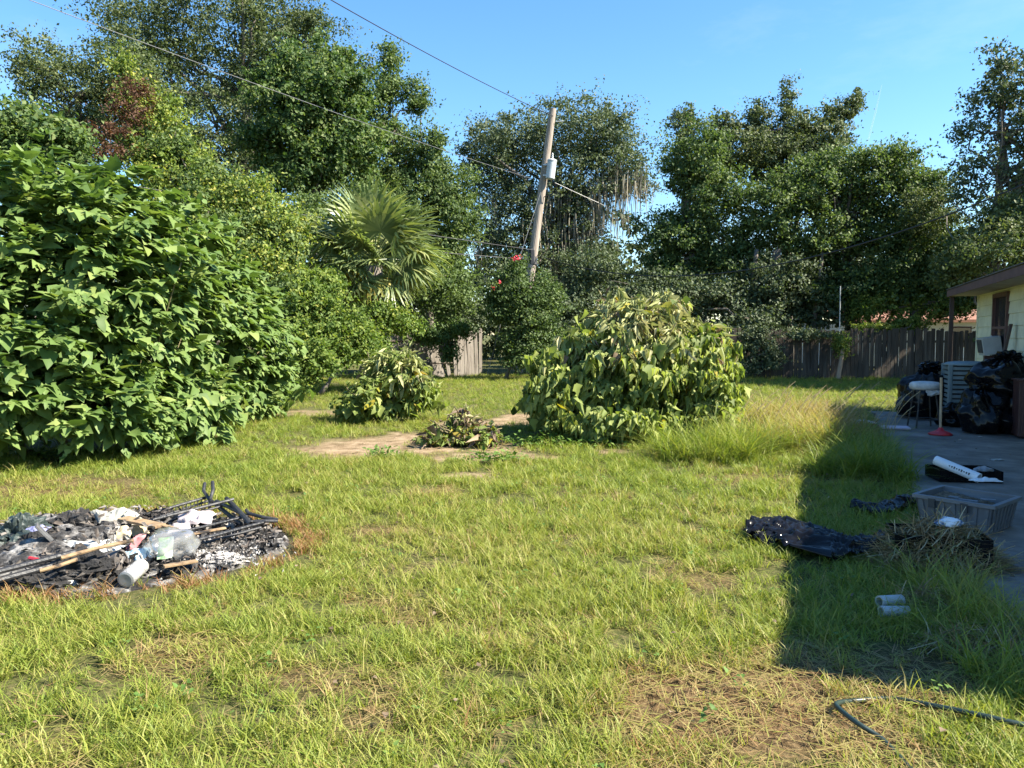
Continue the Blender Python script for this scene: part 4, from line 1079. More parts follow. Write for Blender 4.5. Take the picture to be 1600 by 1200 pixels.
o = m.build('scorched_scraps', scr_m); tag(o, 'tan and grey scorched scraps scattered over the burn pile', 'debris', kind='stuff')
# charred heaps
for k, (px, py, sx, sy, sz, lab, mt) in enumerate((
        (118, 848, .40, .42, .26, 'round charred heap behind the pale cloth in the burn pile', char_m),
        (68, 878, .34, .30, .22, 'charred lump with reddish scraps at the left of the burn pile', char_m),
        (120, 905, .44, .30, .20, 'grey charred heap at the front of the burn pile', char_m),
        (62, 922, .34, .20, .12, 'low crinkled burnt heap at the front left edge of the burn pile', char_m),
        (168, 838, .26, .22, .19, 'small ashy clod below the cream cloth', ash_m),
        (35, 868, .34, .36, .30, 'dark green half melted bag at the left edge of the burn pile', None),
        (335, 880, .42, .26, .07, 'pale ash clod at the right end of the burn pile', pale_ash))):
    if mt is None: mt = plain('melted_bag', [(0.3, (0.012, 0.018, 0.016)), (0.6, (0.035, 0.05, 0.045)), (0.8, (0.16, 0.18, 0.17))], 6, 0.5, .7, 30)
    o = lump('charred_lump' if k != 5 else 'melted_bag', H(px, py), (sx, sy, sz), k * 2.3 + 1, mt, rough=.5, s=7, n=26, crease=.2)
    tag(o, lab, 'charred heap' if k != 5 else 'bag', 'charred heaps of the burn pile' if k != 5 else None)
# the burnt metal frame
fr0 = thing('metal_frame', H(300, 830), 'burnt black tubular metal frame lying across the right of the burn pile', 'metal frame')
def hz_(px, py, z): return H(px, py, z)
for a, b_, r_ in (((190, 815, .10), (326, 776, .20), .016), ((205, 822, .08), (331, 781, .15), .013), ((215, 818, .16), (365, 780, .24), .017), ((222, 826, .10), (352, 789, .18), .013),
                  ((285, 850, .12), (412, 816, .20), .017), ((288, 857, .08), (408, 824, .14), .014), ((255, 838, .10), (388, 806, .17), .015), ((262, 846, .05), (396, 814, .1), .012)):
    rod('tube', hz_(*a), hz_(*b_), r_ * .75, black_metal, fr0)
for pts, r_ in (([(320, 755, .30), (318, 767, .25), (326, 779, .2), (331, 784, .18)], .019), ([(332, 753, .32), (333, 766, .27), (329, 778, .21), (330, 786, .15)], .019),
                ([(327, 780, .18), (352, 800, .14), (377, 819, .10)], .021), ([(354, 779, .23), (370, 795, .2), (391, 818, .16), (396, 830, .06)], .024), ([(338, 783, .2), (365, 796, .18), (384, 806, .16)], .02),
                ([(385, 797, .2), (388, 802, .19), (410, 808, .17), (434, 812, .15)], .018), ([(395, 815, .15), (415, 814, .15), (434, 814, .14)], .018), ([(386, 830, .02), (384, 815, .15)], .02), ([(327, 800, 0), (328, 786, .17)], .018)):
    m = MB(); m.tube([hz_(*p) for p in pts], r_ * .78, 8); m.build('bent_tube', black_metal, fr0)
for k in range(22):      # coil wire of the bedspring along the far rail
    f_ = k / 21
    p = hz_(200, 815, .10).lerp(hz_(326, 777, .19), f_)
    m = MB(); m.tube([p, p + V(.01, -.03, -.06), p + V(.02, -.05, -.09)], .004, 4); m.build('spring_wire', black_metal, fr0)
fr1 = thing('metal_frame', H(30, 895), 'burnt black tube pair entering the burn pile from the left edge', 'metal frame')
for a, b_, r_ in (((-60, 908, .14), (118, 862, .20), .018), ((-60, 922, .09), (110, 876, .14), .02), ((-60, 914, .08), (80, 880, .10), .016)):
    rod('tube', hz_(*a), hz_(*b_), r_, black_metal, fr1)
fr2 = thing('metal_frame', H(0, 856), 'short black tube pair behind the melted bag at the left edge', 'metal frame')
for a, b_ in (((-50, 860, .12), (32, 842, .14)), ((-50, 868, .08), (30, 849, .10))): rod('tube', hz_(*a), hz_(*b_), .016, black_metal, fr2)
tan_m = plain('scorched_wood', [(0.36, (0.02, 0.016, 0.013)), (0.47, (0.20, 0.13, 0.07)), (0.7, (0.32, 0.23, 0.13))], 9, .85, .3, stretch=(1, 1, 1))
def stick(pts, r_, lab):
    m = MB(); m.tube([hz_(*p) for p in pts], r_, 8); tag(m.build('wooden_stick', tan_m), lab, 'stick', 'scorched sticks in the burn pile')
stick([(95, 872, .215), (150, 857, .23), (208, 844, .24)], .013, 'long tan scorched stick running through the middle of the burn pile')
stick([(62, 892, .17), (92, 884, .18), (120, 874, .19)], .012, 'shorter tan scorched stick beside the left black tubes')
def plank(a, b_, w, t, lab, mt=tan_m, name='wooden_plank'):
    a, b_ = Vector(a), Vector(b_)
    d = (b_ - a).normalized(); s = d.cross(V(0, 0, 1)).normalized() * w / 2; u = s.cross(d).normalized() * t
    m = MB(); m.hexa([a - s, b_ - s * .8, b_ + s, a + s * .9], [a - s + u, b_ - s * .8 + u, b_ + s + u, a + s * .9 + u])
    return tag(m.build(name, mt, bevel=.003), lab, 'plank')
plank(hz_(256, 887, .09), hz_(308, 878, .09), .05, .015, 'short pale wood strip in front of the clear plastic tub')
plank(hz_(192, 812, .20), hz_(252, 824, .18), .11, .02, 'curved tan wood slab between the cream cloth and the pink towel')
plank(hz_(232, 818, .19), hz_(268, 826, .17), .05, .015, 'small tan splinter right of the curved wood slab')
plank(hz_(288, 838, .17), hz_(352, 826, .17), .04, .012, 'thin pale lath lying between the black frame tubes')
plank(hz_(54, 822, .30), hz_(92, 858, .12), .11, .018, 'grey charred board leaning at the left of the burn pile', plain('charred_board', [(0.3, (.02, .02, .02)), (.6, (.12, .12, .12)), (.8, (.4, .4, .4))], 6, .8, .4))
# cloths and papers
cream_cl = plain('cream_cloth', [(0.3, (0.22, 0.215, 0.18)), (0.7, (0.42, 0.41, 0.36))], 5, .95)
pink_cl = plain('pink_cloth', [(0.3, (0.40, 0.33, 0.33)), (0.7, (0.52, 0.47, 0.47))], 6, .95)
white_pp = plain('white_paper', [(0.3, (0.26, 0.26, 0.24)), (0.7, (0.48, 0.48, 0.46))], 5, .9)
blue_pp = plain('blue_paper', [(0.3, (0.20, 0.31, 0.38)), (0.7, (0.32, 0.42, 0.48))], 5, .8)
viol = plain('violet_cloth', [(0.3, (0.10, 0.11, 0.25)), (0.7, (0.24, 0.25, 0.42))], 6, .9)
red_cl = plain('red_cloth', [(0.3, (0.30, 0.07, 0.08)), (0.7, (0.42, 0.22, 0.22))], 9, .9)
lime = plain('lime_card', [(0.40, (0.05, 0.20, 0.035)), (0.48, (0.16, 0.32, 0.12)), (0.56, (0.44, 0.48, 0.40))], 5, .6)
red_pl = plain('red_plastic', (0.5, 0.02, 0.03), rough=.4)
for px, py, z, sx, sy, h, rz_, mt, lab, kind_, tl in (
        (182, 818, .16, .34, .24, .10, .5, cream_cl, 'cream cloth heaped at the back of the burn pile', 'cloth', (.5, .1)),
        (165, 836, .15, .16, .12, .03, -.3, cream_cl, 'cream cloth corner hanging below the cloth heap', 'cloth', (.6, -.2)),
        (306, 812, .16, .25, .14, .07, .1, pink_cl, 'pale pink towel bundle between the black tubes', 'towel', (.35, 0)),
        (282, 830, .13, .17, .14, .06, .6, pink_cl, 'rumpled pale pink rag beside the clear plastic tub', 'cloth', (.5, 0)),
        (124, 858, .15, .30, .14, .04, .25, white_pp, 'white green tinged paper sheet behind the long stick', 'paper', (.35, 0)),
        (160, 868, .12, .22, .12, .03, .35, white_pp, 'white paper scrap just above the burnt can', 'paper', (.4, 0)),
        (212, 872, .10, .16, .13, .04, .2, blue_pp, 'light blue paper piece above the perforated canister', 'paper', (.55, 0)),
        (213, 850, .13, .08, .15, .03, -.3, red_cl, 'red and pink rag scrap above the blue paper', 'cloth', (.6, 0)),
        (188, 838, .14, .14, .12, .07, .2, plain('tan_cloth', [(.3, (.3, .24, .15)), (.7, (.52, .44, .3))], 8, .9), 'tan crumpled card beside the end of the long stick', 'card', (.4, 0)),
        (212, 832, .14, .17, .10, .05, .8, plain('straw_card', [(.3, (.38, .28, .14)), (.7, (.62, .52, .33))], 9, .9), 'straw yellow shredded packing right of the tan card', 'packing', (.35, 0)),
        (52, 834, .20, .20, .13, .04, -.2, viol, 'violet blue cloth draped over the melted bag', 'cloth', (.55, .1)),
        (22, 835, .14, .13, .10, .07, .2, white_pp, 'white foam lump at the far left of the burn pile', 'foam', (.3, 0)),
        (98, 918, .04, .16, .10, .04, .3, white_pp, 'small white ash grey scrap at the front of the burn pile', 'paper', (.2, 0)),
        (318, 868, .06, .06, .08, .03, .1, white_pp, 'small torn white label right of the plastic tub', 'paper', (.4, 0))):
    o = crumpled(kind_.replace(' ', '_') + ('_piece' if kind_ in ('paper', 'foam', 'card') else ''), hz_(px, py, z - .03), sx, sy, h, rz_, px * .07, mt, 20, 14, folds=.022, fs=13, tilt=tl)
    tag(o, lab, kind_)
m = MB(); m.tube([hz_(46, 872, .14), hz_(66, 876, .14)], .012, 6); tag(m.build('plastic_strip', red_pl), 'small red plastic strip on the charred lump', 'strip')
# clear plastic tub with green label
clr, nt, out = nodes('clear_plastic')
N, L = nt.nodes, nt.links
g_ = N.new('ShaderNodeBsdfGlossy'); g_.inputs['Roughness'].default_value = .12; g_.inputs[0].default_value = (.9, .9, .9, 1)
t_ = N.new('ShaderNodeBsdfTransparent'); t_.inputs[0].default_value = (.80, .80, .79, 1)
d_ = N.new('ShaderNodeBsdfDiffuse'); d_.inputs[0].default_value = (.75, .75, .73, 1)
m1 = N.new('ShaderNodeMixShader'); m1.inputs[0].default_value = .18; L.new(t_.outputs[0], m1.inputs[1]); L.new(d_.outputs[0], m1.inputs[2])
lw = N.new('ShaderNodeLayerWeight'); lw.inputs[0].default_value = .25
m2 = N.new('ShaderNodeMixShader'); L.new(lw.outputs['Facing'], m2.inputs[0]); L.new(m1.outputs[0], m2.inputs[1]); L.new(g_.outputs[0], m2.inputs[2])
L.new(m2.outputs[0], out.inputs[0])
tubc = hz_(268, 872, .05)
tub = thing('plastic_tub', tubc, 'crushed clear plastic tub with a green and white label in the burn pile', 'plastic tub')
lump('shell', tubc, (.34, .24, .24), 4.4, clr, tub, rough=.3, s=3, n=22, smooth=True, crease=.08)
M_ = Matrix.Rotation(R(25), 3, 'Z') @ Matrix.Rotation(R(52), 3, 'X')
crumpled('label_card', tubc + V(.01, -.10, .10), .10, .15, .0, R(20), 2.2, lime, 10, 10, folds=.008, fs=8, tilt=(R(55), R(-12)), edge=.03, parent=tub)
# perforated canister
perf, nt, out = nodes('perforated_metal')
N, L = nt.nodes, nt.links
tcx = N.new('ShaderNodeTexCoord'); vo = N.new('ShaderNodeTexVoronoi'); vo.inputs['Scale'].default_value = 85; L.new(tcx.outputs['Object'], vo.inputs['Vector'])
rp = ramp(nt, [(0.22, (.03, .03, .03)), (0.36, (.40, .39, .37))]); L.new(vo.outputs['Distance'], rp.inputs['Fac'])
bs = N.new('ShaderNodeBsdfPrincipled'); bs.inputs['Roughness'].default_value = .55; bs.inputs['Metallic'].default_value = .2; L.new(rp.outputs[0], bs.inputs['Base Color']); L.new(bs.outputs[0], out.inputs[0])
def cyl_between(name, a, b_, r_, mat, parent=None, n=20, wall=0.01, smooth=True):
    a, b_ = Vector(a), Vector(b_); d = b_ - a
    M3 = d.to_track_quat('Z', 'Y').to_matrix()
    Ln = d.length
    m = MB(); m.lathe([(r_ - wall, Ln * .25), (r_ - wall, 0), (r_, 0), (r_, Ln), (r_ - wall, Ln), (r_ - wall, Ln * .75)], a, n, M3)
    m.lathe([(r_ - wall, Ln * .25), (0, Ln * .25)], a, n, M3); m.lathe([(r_ - wall, Ln * .75), (0, Ln * .75)], a, n, M3)
    return m.build(name, mat, parent, smooth=False)
cn = thing('canister', H(205, 905), 'white perforated metal canister lying at the front of the burn pile', 'canister')
cyl_between('body', hz_(196, 906, .07), hz_(221, 884, .10), .05, perf, cn)
m = MB(); a_, b_ = hz_(196, 906, .07), hz_(221, 884, .10); M3 = (b_ - a_).to_track_quat('Z', 'Y').to_matrix(); m.lathe([(0, -.002), (.04, -.004), (.052, 0), (.052, .012)], a_, 20, M3); m.build('end_cap', plain('cap', (.3, .3, .3), rough=.5, metal=.5), cn)
cb = cyl_between('burnt_can', hz_(170, 880, .08), hz_(190, 876, .10), .075, plain('rusty_can', [(.3, (.05, .045, .04)), (.55, (.16, .14, .125)), (.75, (.33, .31, .28))], 7, .6, .3, metal=.4), wall=.012)
tag(cb, 'burnt open metal can left of the blue paper', 'can')

# ---------------- black plastic sheets on the grass
def strip_sheet(name, spine, widths, mat, lab, seed, h=.10, folds=.045):
    m = MB(); nu, nv = 100, 34; vs, fs = [], []
    for i in range(nu):
        t = i / (nu - 1) * (len(spine) - 1); k = min(int(t), len(spine) - 2); f_ = t - k
        f2 = f_ * f_ * (3 - 2 * f_)
        c = spine[k].lerp(spine[k + 1], f_); w = widths[k] * (1 - f2) + widths[k + 1] * f2
        d = (spine[min(k + 1, len(spine) - 1)] - spine[k]).normalized(); s = V(-d.y, d.x, 0)
        for j in range(nv):
            v = 2 * j / (nv - 1) - 1
            p = c + s * v * w / 2 * (1 + .18 * mnoise.noise(V(i * .12, v, seed)))
            q_ = fold_noise(V(p.x * 1.0, p.y * 1.8, 0), 7.5, seed); q2 = fold_noise(V(p.x * 1.6, p.y, 0), 19, seed + 3)
            z = .035 + h * (1 - v * v) * (.6 + .7 * mnoise.noise(V(p.x * 2.5, p.y * 2.5, seed))) + folds * q_ + folds * .35 * q2
            vs.append(V(p.x + folds * .7 * mnoise.noise(p * 9), p.y, max(z, .012)))
    for i in range(nu - 1):
        for j in range(nv - 1):
            a = i * nv + j; fs.append((a, a + nv, a + nv + 1, a + 1))
    m.add(vs, fs)
    return tag(m.build(name, mat, smooth=True, solid=.003), lab, 'plastic sheet')
strip_sheet('plastic_sheet', [H(1168, 836), H(1225, 842), H(1285, 866), H(1335, 868), H(1400, 862)], [.45, .72, .52, .42, .40], black_plastic, 'crumpled glossy black plastic sheet lying on the lawn edge', 2.0, h=.07, folds=.05)
strip_sheet('plastic_sheet', [H(1332, 800), H(1370, 806), H(1395, 798), H(1425, 790)], [.16, .22, .2, .14], black_plastic, 'small black plastic scrap in the shaded grass near the grey tote', 5.0, h=.07, folds=.025)

# ---------------- grey storage tote
tote_m = plain('tote_plastic', [(0.3, (0.11, 0.118, 0.13)), (0.7, (0.16, 0.168, 0.18))], 4, .5, .1, 40)
TH = .27
cA, cB, cC = H(1552, 791, TH), H(1441, 770, TH), H(1584, 761, TH)
ex = (cB - cA); ey = (cC - cA); W_, Dp = ex.length, ey.length
ex.normalize(); ey.normalize()
bis = (ex + ey).normalized(); per_ = (ex - ey).normalized()      # square the corner evenly
ex, ey = (bis + per_).normalized(), (bis - per_).normalized()
W_ *= 1.0; Dp *= .54
def tp(x, y, z): return cA + ex * x + ey * y + V(0, 0, z - TH)
Z0 = .03
tote = thing('storage_tote', tp(W_ / 2, Dp / 2, Z0), 'open grey plastic storage tote with leaf litter inside on the patio edge', 'storage tote')
tpr = .035; th = .008
def wall_(p0, p1, inward, name):
    # tapered side wall from rim to floor with ribs
    m = MB()
    a, b_ = Vector(p0), Vector(p1)
    iw = inward * tpr
    d = (b_ - a).normalized()
    lo = V(0, 0, -(TH - Z0))
    m.hexa([a + iw + d * tpr + lo, b_ + iw - d * tpr + lo, b_ + iw - d * tpr + inward * th + lo, a + iw + d * tpr + inward * th + lo], [a, b_, b_ + inward * th, a + inward * th])
    o = m.build(name, tote_m, tote)
    n_ = int((b_ - a).length / .075)
    for k in range(n_):
        t = (k + .5) / n_
        q0 = (a + iw + d * tpr + lo).lerp(b_ + iw - d * tpr + lo, t); q1 = a.lerp(b_, t) + V(0, 0, -.03)
        r_ = MB(); u = d * .016; w2 = -inward * .008
        r_.hexa([q0 - u + w2, q0 + u + w2, q0 + u, q0 - u], [q1 - u + w2, q1 + u + w2, q1 + u, q1 - u]); r_.build('rib', tote_m, o)
    return o
wall_(tp(0, 0, TH), tp(W_, 0, TH), ey, 'front_wall'); wall_(tp(0, Dp, TH), tp(0, 0, TH), ex, 'side_wall')
wall_(tp(W_, 0, TH), tp(W_, Dp, TH), -ex, 'side_wall'); wall_(tp(W_, Dp, TH), tp(0, Dp, TH), -ey, 'back_wall')
m = MB(); m.hexa([tp(.03, .03, Z0), tp(W_ - .03, .03, Z0), tp(W_ - .03, Dp - .03, Z0), tp(.03, Dp - .03, Z0)], [tp(.03, .03, Z0 + .01), tp(W_ - .03, .03, Z0 + .01), tp(W_ - .03, Dp - .03, Z0 + .01), tp(.03, Dp - .03, Z0 + .01)]); m.build('base', tote_m, tote)
m = MB()
for (x0, x1, y0, y1) in ((-.02, W_ + .02, -.025, .012), (-.02, W_ + .02, Dp - .012, Dp + .025), (-.025, .012, .0121, Dp - .0121), (W_ - .012, W_ + .025, .0121, Dp - .0121)):
    m.hexa([tp(x0, y0, TH - .022), tp(x1, y0, TH - .022), tp(x1, y1, TH - .022), tp(x0, y1, TH - .022)], [tp(x0, y0, TH + .006), tp(x1, y0, TH + .006), tp(x1, y1, TH + .006), tp(x0, y1, TH + .006)])
m.build('rim', tote_m, tote)
for x0 in (W_ * .30, W_ * .72):
    m = MB(); m.hexa([tp(x0, -.03, TH - .085), tp(x0 + .05, -.03, TH - .085), tp(x0 + .05, -.004, TH - .085), tp(x0, -.004, TH - .085)], [tp(x0, -.036, TH - .01), tp(x0 + .05, -.036, TH - .01), tp(x0 + .05, -.027, TH - .01), tp(x0, -.027, TH - .01)]); m.build('latch', dark, tote)
lit_m = plain('leaf_litter', [(0.3, (0.05, 0.035, 0.022)), (0.55, (0.16, 0.115, 0.07)), (0.75, (0.30, 0.24, 0.16))], 25, .95, 1, 60)
vs, fs = [], []
for j in range(20):
    for i in range(24):
        u, v = i / 23, j / 19
        vs.append(tp(.035 + u * (W_ - .07), .035 + v * (Dp - .07), TH - .028 - .06 * (1 - u) + .02 * mnoise.noise(V(u * 9, v * 9, 3)) + .012 * mnoise.noise(V(u * 25, v * 25, 1))))
for j in range(19):
    for i in range(23):
        a = j * 24 + i; fs.append((a, a + 1, a + 25, a + 24))
m = MB(); m.add(vs, fs); o = m.build('leaf_litter', lit_m); tag(o, 'brown leaf litter lying inside the grey tote', 'leaf litter', kind='stuff')
# broken lid pieces inside
for k, (x0, y0, a_) in enumerate(((.30, .30, .2), (.24, .12, -.1), (.16, .36, .5), (.36, .2, .0))):
    m = MB(); m.box(tp(x0, y0, TH - .045 + .01 * k), (.17 - .03 * k, .045, .012), Matrix.Rotation(a_ + math.atan2(ex.y, ex.x), 3, 'Z'))
    tag(m.build('lid_shard', tote_m, bevel=.003), ('largest', 'nearest', 'rearmost', 'shortest')[k] + ' grey broken lid shard lying on the litter inside the tote', 'lid shard', 'lid shards in the tote')
# black tray, white roll and grey lump behind the tote
tc0 = H(1518, 757)
tray = thing('black_tray', tc0, 'shallow black tray behind the grey tote', 'tray')
Mt = Matrix.Rotation(R(-8), 3, 'Z')
m = MB(); m.box(tc0 + V(0, .16, .045), (.62, .40, .012), Mt); m.build('floor_panel', black_plastic, tray)
for dx, dy, sx, sy in ((0, -.2, .62, .012), (0, .2, .62, .012), (-.31, 0, .012, .40), (.31, 0, .012, .40)):
    m = MB(); m.box(tc0 + V(0, .16, .09) + Mt @ V(dx, dy, 0), (sx, sy, .12), Mt); m.build('side', black_plastic, tray)
white_pl = plain('white_plastic', [(0.3, (0.60, 0.63, 0.66)), (0.7, (0.74, 0.76, 0.78))], 4, .45)
r1 = thing('white_roll', tc0, 'white plastic roll with black lettering lying in the black tray', 'roll')
pa, pb = H(1462, 719, .27), H(1530, 747, .15)
cyl_between('tube', pa, pb, .05, white_pl, r1, 18)
dn = (pb - pa).normalized(); sdv = dn.cross(V(0, 0, 1)).normalized()
def vv_(p):
    v_ = V(0, 0, CAMH) - p; v_ = v_ - dn * v_.dot(dn); return v_.normalized()
for k in range(9):          # illegible dark print marks along the roll
    p = pa.lerp(pb, .38 + .055 * k) + vv_(pa.lerp(pb, .38 + .055 * k)) * .049
    m = MB(); m.box(p, (.014, .006, .012 + .006 * (k % 3)), dn.to_track_quat('X', 'Z').to_matrix()); m.build('print_mark', dark, r1)
crumpled('wrapper', H(1540, 752, .13), .26, .09, .03, -.15, 3.3, white_pl, 16, 8, folds=.012, fs=12, parent=r1)
o = lump('grey_rag', H(1537, 745, .06), (.2, .15, .13), 7.7, plain('grey_cloth', [(.3, (.22, .22, .23)), (.7, (.35, .35, .36))], 6, .9), rough=.3, s=4, n=18); tag(o, 'grey bundled rag in the black tray behind the white roll', 'rag')
# dry weeds heaped over a black bin
bc = H(1480, 893)
bn = thing('black_bin', bc, 'open black plastic bin buried under dry weeds in front of the tote', 'bin')
Mb = Matrix.Rotation(R(-16), 3, 'Z')
for dx, dy, sx, sy in ((0, -.17, .58, .015), (0, .17, .58, .015), (-.29, 0, .015, .34), (.29, 0, .015, .34)):
    m = MB(); m.box(bc + V(0, .14, .125) + Mb @ V(dx, dy, 0), (sx, sy, .23), Mb); m.build('side', black_plastic, bn)
m = MB(); m.box(bc + V(0, .14, .02), (.58, .34, .015), Mb); m.build('base', black_plastic, bn)
hay_m = leaf_mat('hay', [(0, (.16, .12, .07)), (.5, (.34, .26, .15)), (.85, (.5, .42, .27)), (1, (.22, .25, .09))], .2, tint=(1, 1, .8))
def hay(name, lab, c, sx, sy, sz, n_, ln, w, z0=0.02):
    vs, ts, rs = [], [], []
    for k in range(n_):
        a, r = random.uniform(0, 6.283), math.sqrt(random.random())
        zz = max(z0, sz * (1 - r * r) * random.random() ** .6)
        p = Vector(c) + V(sx * r * math.cos(a), sy * r * math.sin(a), zz)
        d = V(random.gauss(0, 1), random.gauss(0, 1), random.gauss(0, .45)).normalized(); q_ = random.random(); cv = V(random.gauss(0, 1), random.gauss(0, 1), random.gauss(-.5, .6)) * .35
        L_ = ln * random.uniform(.4, 1.3); sd_ = d.cross(V(random.random(), random.random(), 1)).normalized() * w * random.uniform(.5, 1.3)
        b0 = len(vs)
        for i in range(6):
            s = i / 5 - .5; pt = p + d * L_ * s + cv * L_ * (s * s)
            pt.z = max(pt.z, .012); vs += [pt - sd_ * (1 - abs(s)), pt + sd_ * (1 - abs(s))]
        for i in range(5):
            e = b0 + 2 * i; ts += [(e, e + 1, e + 3), (e, e + 3, e + 2)]; rs += [q_, q_]
    o = bpy.data.objects.new(name, tri_mesh(name, np.array([tuple(v) for v in vs]), np.array(ts), hay_m, np.array(rs))); COL.objects.link(o)
    return tag(o, lab, 'dry weeds', kind='stuff')
hay('dry_weeds', 'tangled dry weeds heaped over and around the black bin', bc + V(-.02, .10, .0), .44, .28, .35, 3400, .32, .0045)
hay('dry_weeds', 'pulled brown weed roots beside the pale pipe pieces', H(1445, 948), .20, .10, .12, 420, .22, .003)
hay('dry_weeds', 'low flattened dry weeds at the right edge near the hose', H(1530, 1010), .30, .14, .09, 420, .3, .003)
o = lump('crushed_carton', bc + V(.02, .04, .30), (.17, .10, .07), 3.1, plain('carton', [(.42, (.08, .14, .26)), (.5, (.62, .66, .7)), (.8, (.74, .76, .78))], 9, .6), rough=.3, s=5, n=16); tag(o, 'crushed white and blue carton lying on the dry weeds', 'carton')
# pale pipe pieces
pipe_m = plain('old_pvc', [(0.3, (0.12, 0.12, 0.10)), (0.5, (0.36, 0.38, 0.38)), (.8, (.42, .44, .44))], 5, .5, .2)
o = cyl_between('pipe_piece', H(1374, 940, .06), H(1408, 938, .05), .034, pipe_m, n=18); tag(o, 'upper pale pipe piece lying in shaded grass beside weed roots', 'pipe', 'pale pipe pieces')
o = cyl_between('pipe_piece', H(1376, 955, .045), H(1418, 955, .035), .03, pipe_m, n=18); tag(o, 'lower whiter pipe piece lying nearer the camera in shaded grass', 'pipe', 'pale pipe pieces')
# hose
hose_m = plain('hose_green', [(0.3, (0.010, 0.022, 0.018)), (0.7, (0.022, 0.04, 0.034))], 6, .4)
hp_ = [H(1450, 1230, .02), H(1412, 1190, .0), H(1378, 1155, .0), H(1340, 1130, .03), H(1312, 1108, .035), H(1308, 1099, .03), H(1335, 1095, .0), H(1395, 1092, .0), H(1470, 1105, .035), H(1530, 1117, .05), H(1610, 1134, .05), H(1700, 1140, .03)]
sp = []
for i in range(len(hp_) - 1):
    p0, p1, p2, p3 = hp_[max(0, i - 1)], hp_[i], hp_[i + 1], hp_[min(len(hp_) - 1, i + 2)]
    for k in range(6):
        t = k / 6
        sp.append(0.5 * ((2 * p1) + (p2 - p0) * t + (2 * p0 - 5 * p1 + 4 * p2 - p3) * t * t + (3 * p1 - p0 - 3 * p2 + p3) * t ** 3))
m = MB(); m.tube(sp, .011, 10); tag(m.build('garden_hose', hose_m, smooth=True), 'dark green garden hose looping through the grass at bottom right', 'hose')

# ---------------- stool
sc0 = H(1443, 670); sc0.z = .03
stl = thing('bar_stool', sc0, 'round dark bar stool with a white wrapped seat on the patio', 'stool')
seat_m = plain('wrapped_seat', [(0.3, (0.32, 0.32, 0.31)), (0.7, (0.60, 0.60, 0.58))], 8, .8, .5, 20)
m = MB(); m.lathe([(0, .64), (.20, .64), (.235, .66), (.245, .70), (.235, .745), (.20, .77), (.1, .782), (0, .785)], sc0, 26); m.build('seat', seat_m, stl, smooth=True)
crumpled('seat_wrap', sc0 + V(.04, -.20, .60), .22, .08, .02, 0, 6.1, seat_m, 14, 8, folds=.02, fs=14, tilt=(1.3, 0), parent=stl)
for k in range(4):
    a = R(38 + 90 * k); p0 = sc0 + V(.17 * math.cos(a), .17 * math.sin(a), .65); p1 = sc0 + V(.27 * math.cos(a), .27 * math.sin(a), 0)
    rod('leg', p0, p1, .014, black_metal, stl)
for k in range(4):
    a, b_ = R(38 + 90 * k), R(128 + 90 * k)
    rod('stretcher', sc0 + V(.25 * math.cos(a), .25 * math.sin(a), .14), sc0 + V(.25 * math.cos(b_), .25 * math.sin(b_), .14), .010, black_metal, stl)
# plunger
pc = H(1469, 682); pc.z = .03
pl = thing('plunger', pc, 'plunger with a red rubber base and long wooden handle standing on the patio', 'plunger')
m = MB(); m.lathe([(.17, 0), (.175, .012), (.15, .03), (.09, .055), (.045, .075), (.035, .10), (.02, .115), (0, .115)], pc, 28); m.build('rubber_base', plain('red_rubber', [(0.3, (0.42, 0.012, 0.02)), (0.7, (0.55, 0.025, 0.035))], 5, .45), pl, smooth=True)
rod('handle', pc + V(0, 0, .08), pc + V(-.015, 0, .90), .019, plain('handle_wood', [(0.3, (0.40, 0.28, 0.17)), (0.7, (0.55, 0.41, 0.27))], 6, .6), pl, 10)
# pink boards
pk_m = plain('pink_board', [(0.3, (0.48, 0.38, 0.44)), (0.7, (0.60, 0.51, 0.56))], 4, .8)
for px, py, sx, sy, a_, lab in ((1342, 664, .46, .34, .15, 'pale pink flat board farther left behind the tall grass'), (1398, 673, .44, .24, -.25, 'pale pink flat board on the patio nearer the stool')):
    c = H(px, py); c.z = .055
    m = MB(); m.box(c, (sx, sy, .03), Matrix.Rotation(a_, 3, 'Z') @ Matrix.Rotation(R(3), 3, 'X')); tag(m.build('foam_board', pk_m, bevel=.006), lab, 'board', 'pink boards')
# bags
def bag(px, py, size, seed, lab, z=.03, dx=0, dy=0, knot=True):
    c = H(px, py); c.z = z; c.x += dx; c.y += dy
    r_ = thing('trash_bag', c, lab, 'trash bag', 'black trash bags on the patio')
    lump('sack', c, size, seed, black_plastic, r_, rough=.4, s=3.2, n=56, smooth=True, pleat=.05, crease=.055)
    if knot:
        lump('knot', c + V(.03, 0, size[2] * .86), (size[0] * .34, size[1] * .3, size[2] * .22), seed + 1, black_plastic, r_, rough=.6, s=7, n=18, flat=False, crease=.25)
bag(1448, 655, (1.05, .8, .98), 1.2, 'big knotted black trash bag directly behind the stool')
bag(1492, 668, (.62, .5, .42), 2.9, 'low slumped black trash bag between the stool and the condenser', knot=False)
bag(1552, 683, (.70, .70, .85), 4.4, 'tall black trash bag in front of the condenser', dy=.3)
bag(1585, 682, (.85, .8, .72), 6.3, 'wide black trash bag at the bottom of the pile by the house wall', dy=.25, knot=False)
bag(1590, 682, (1.05, .9, .66), 8.1, 'black trash bag on top of the pile by the house wall', z=.62, dy=.35)
cab = thing('wooden_cabinet', H(1608, 690), 'dark red brown wooden cabinet cut off by the right edge of the patio', 'cabinet')
cbc = H(1618, 690); cbc.z = .03
cabm = plain('cabinet_wood', [(0.3, (0.045, 0.018, 0.016)), (0.7, (0.085, 0.035, 0.03))], 5, .5, stretch=(1, 1, .2))
Mc = Matrix.Rotation(R(-22), 3, 'Z')
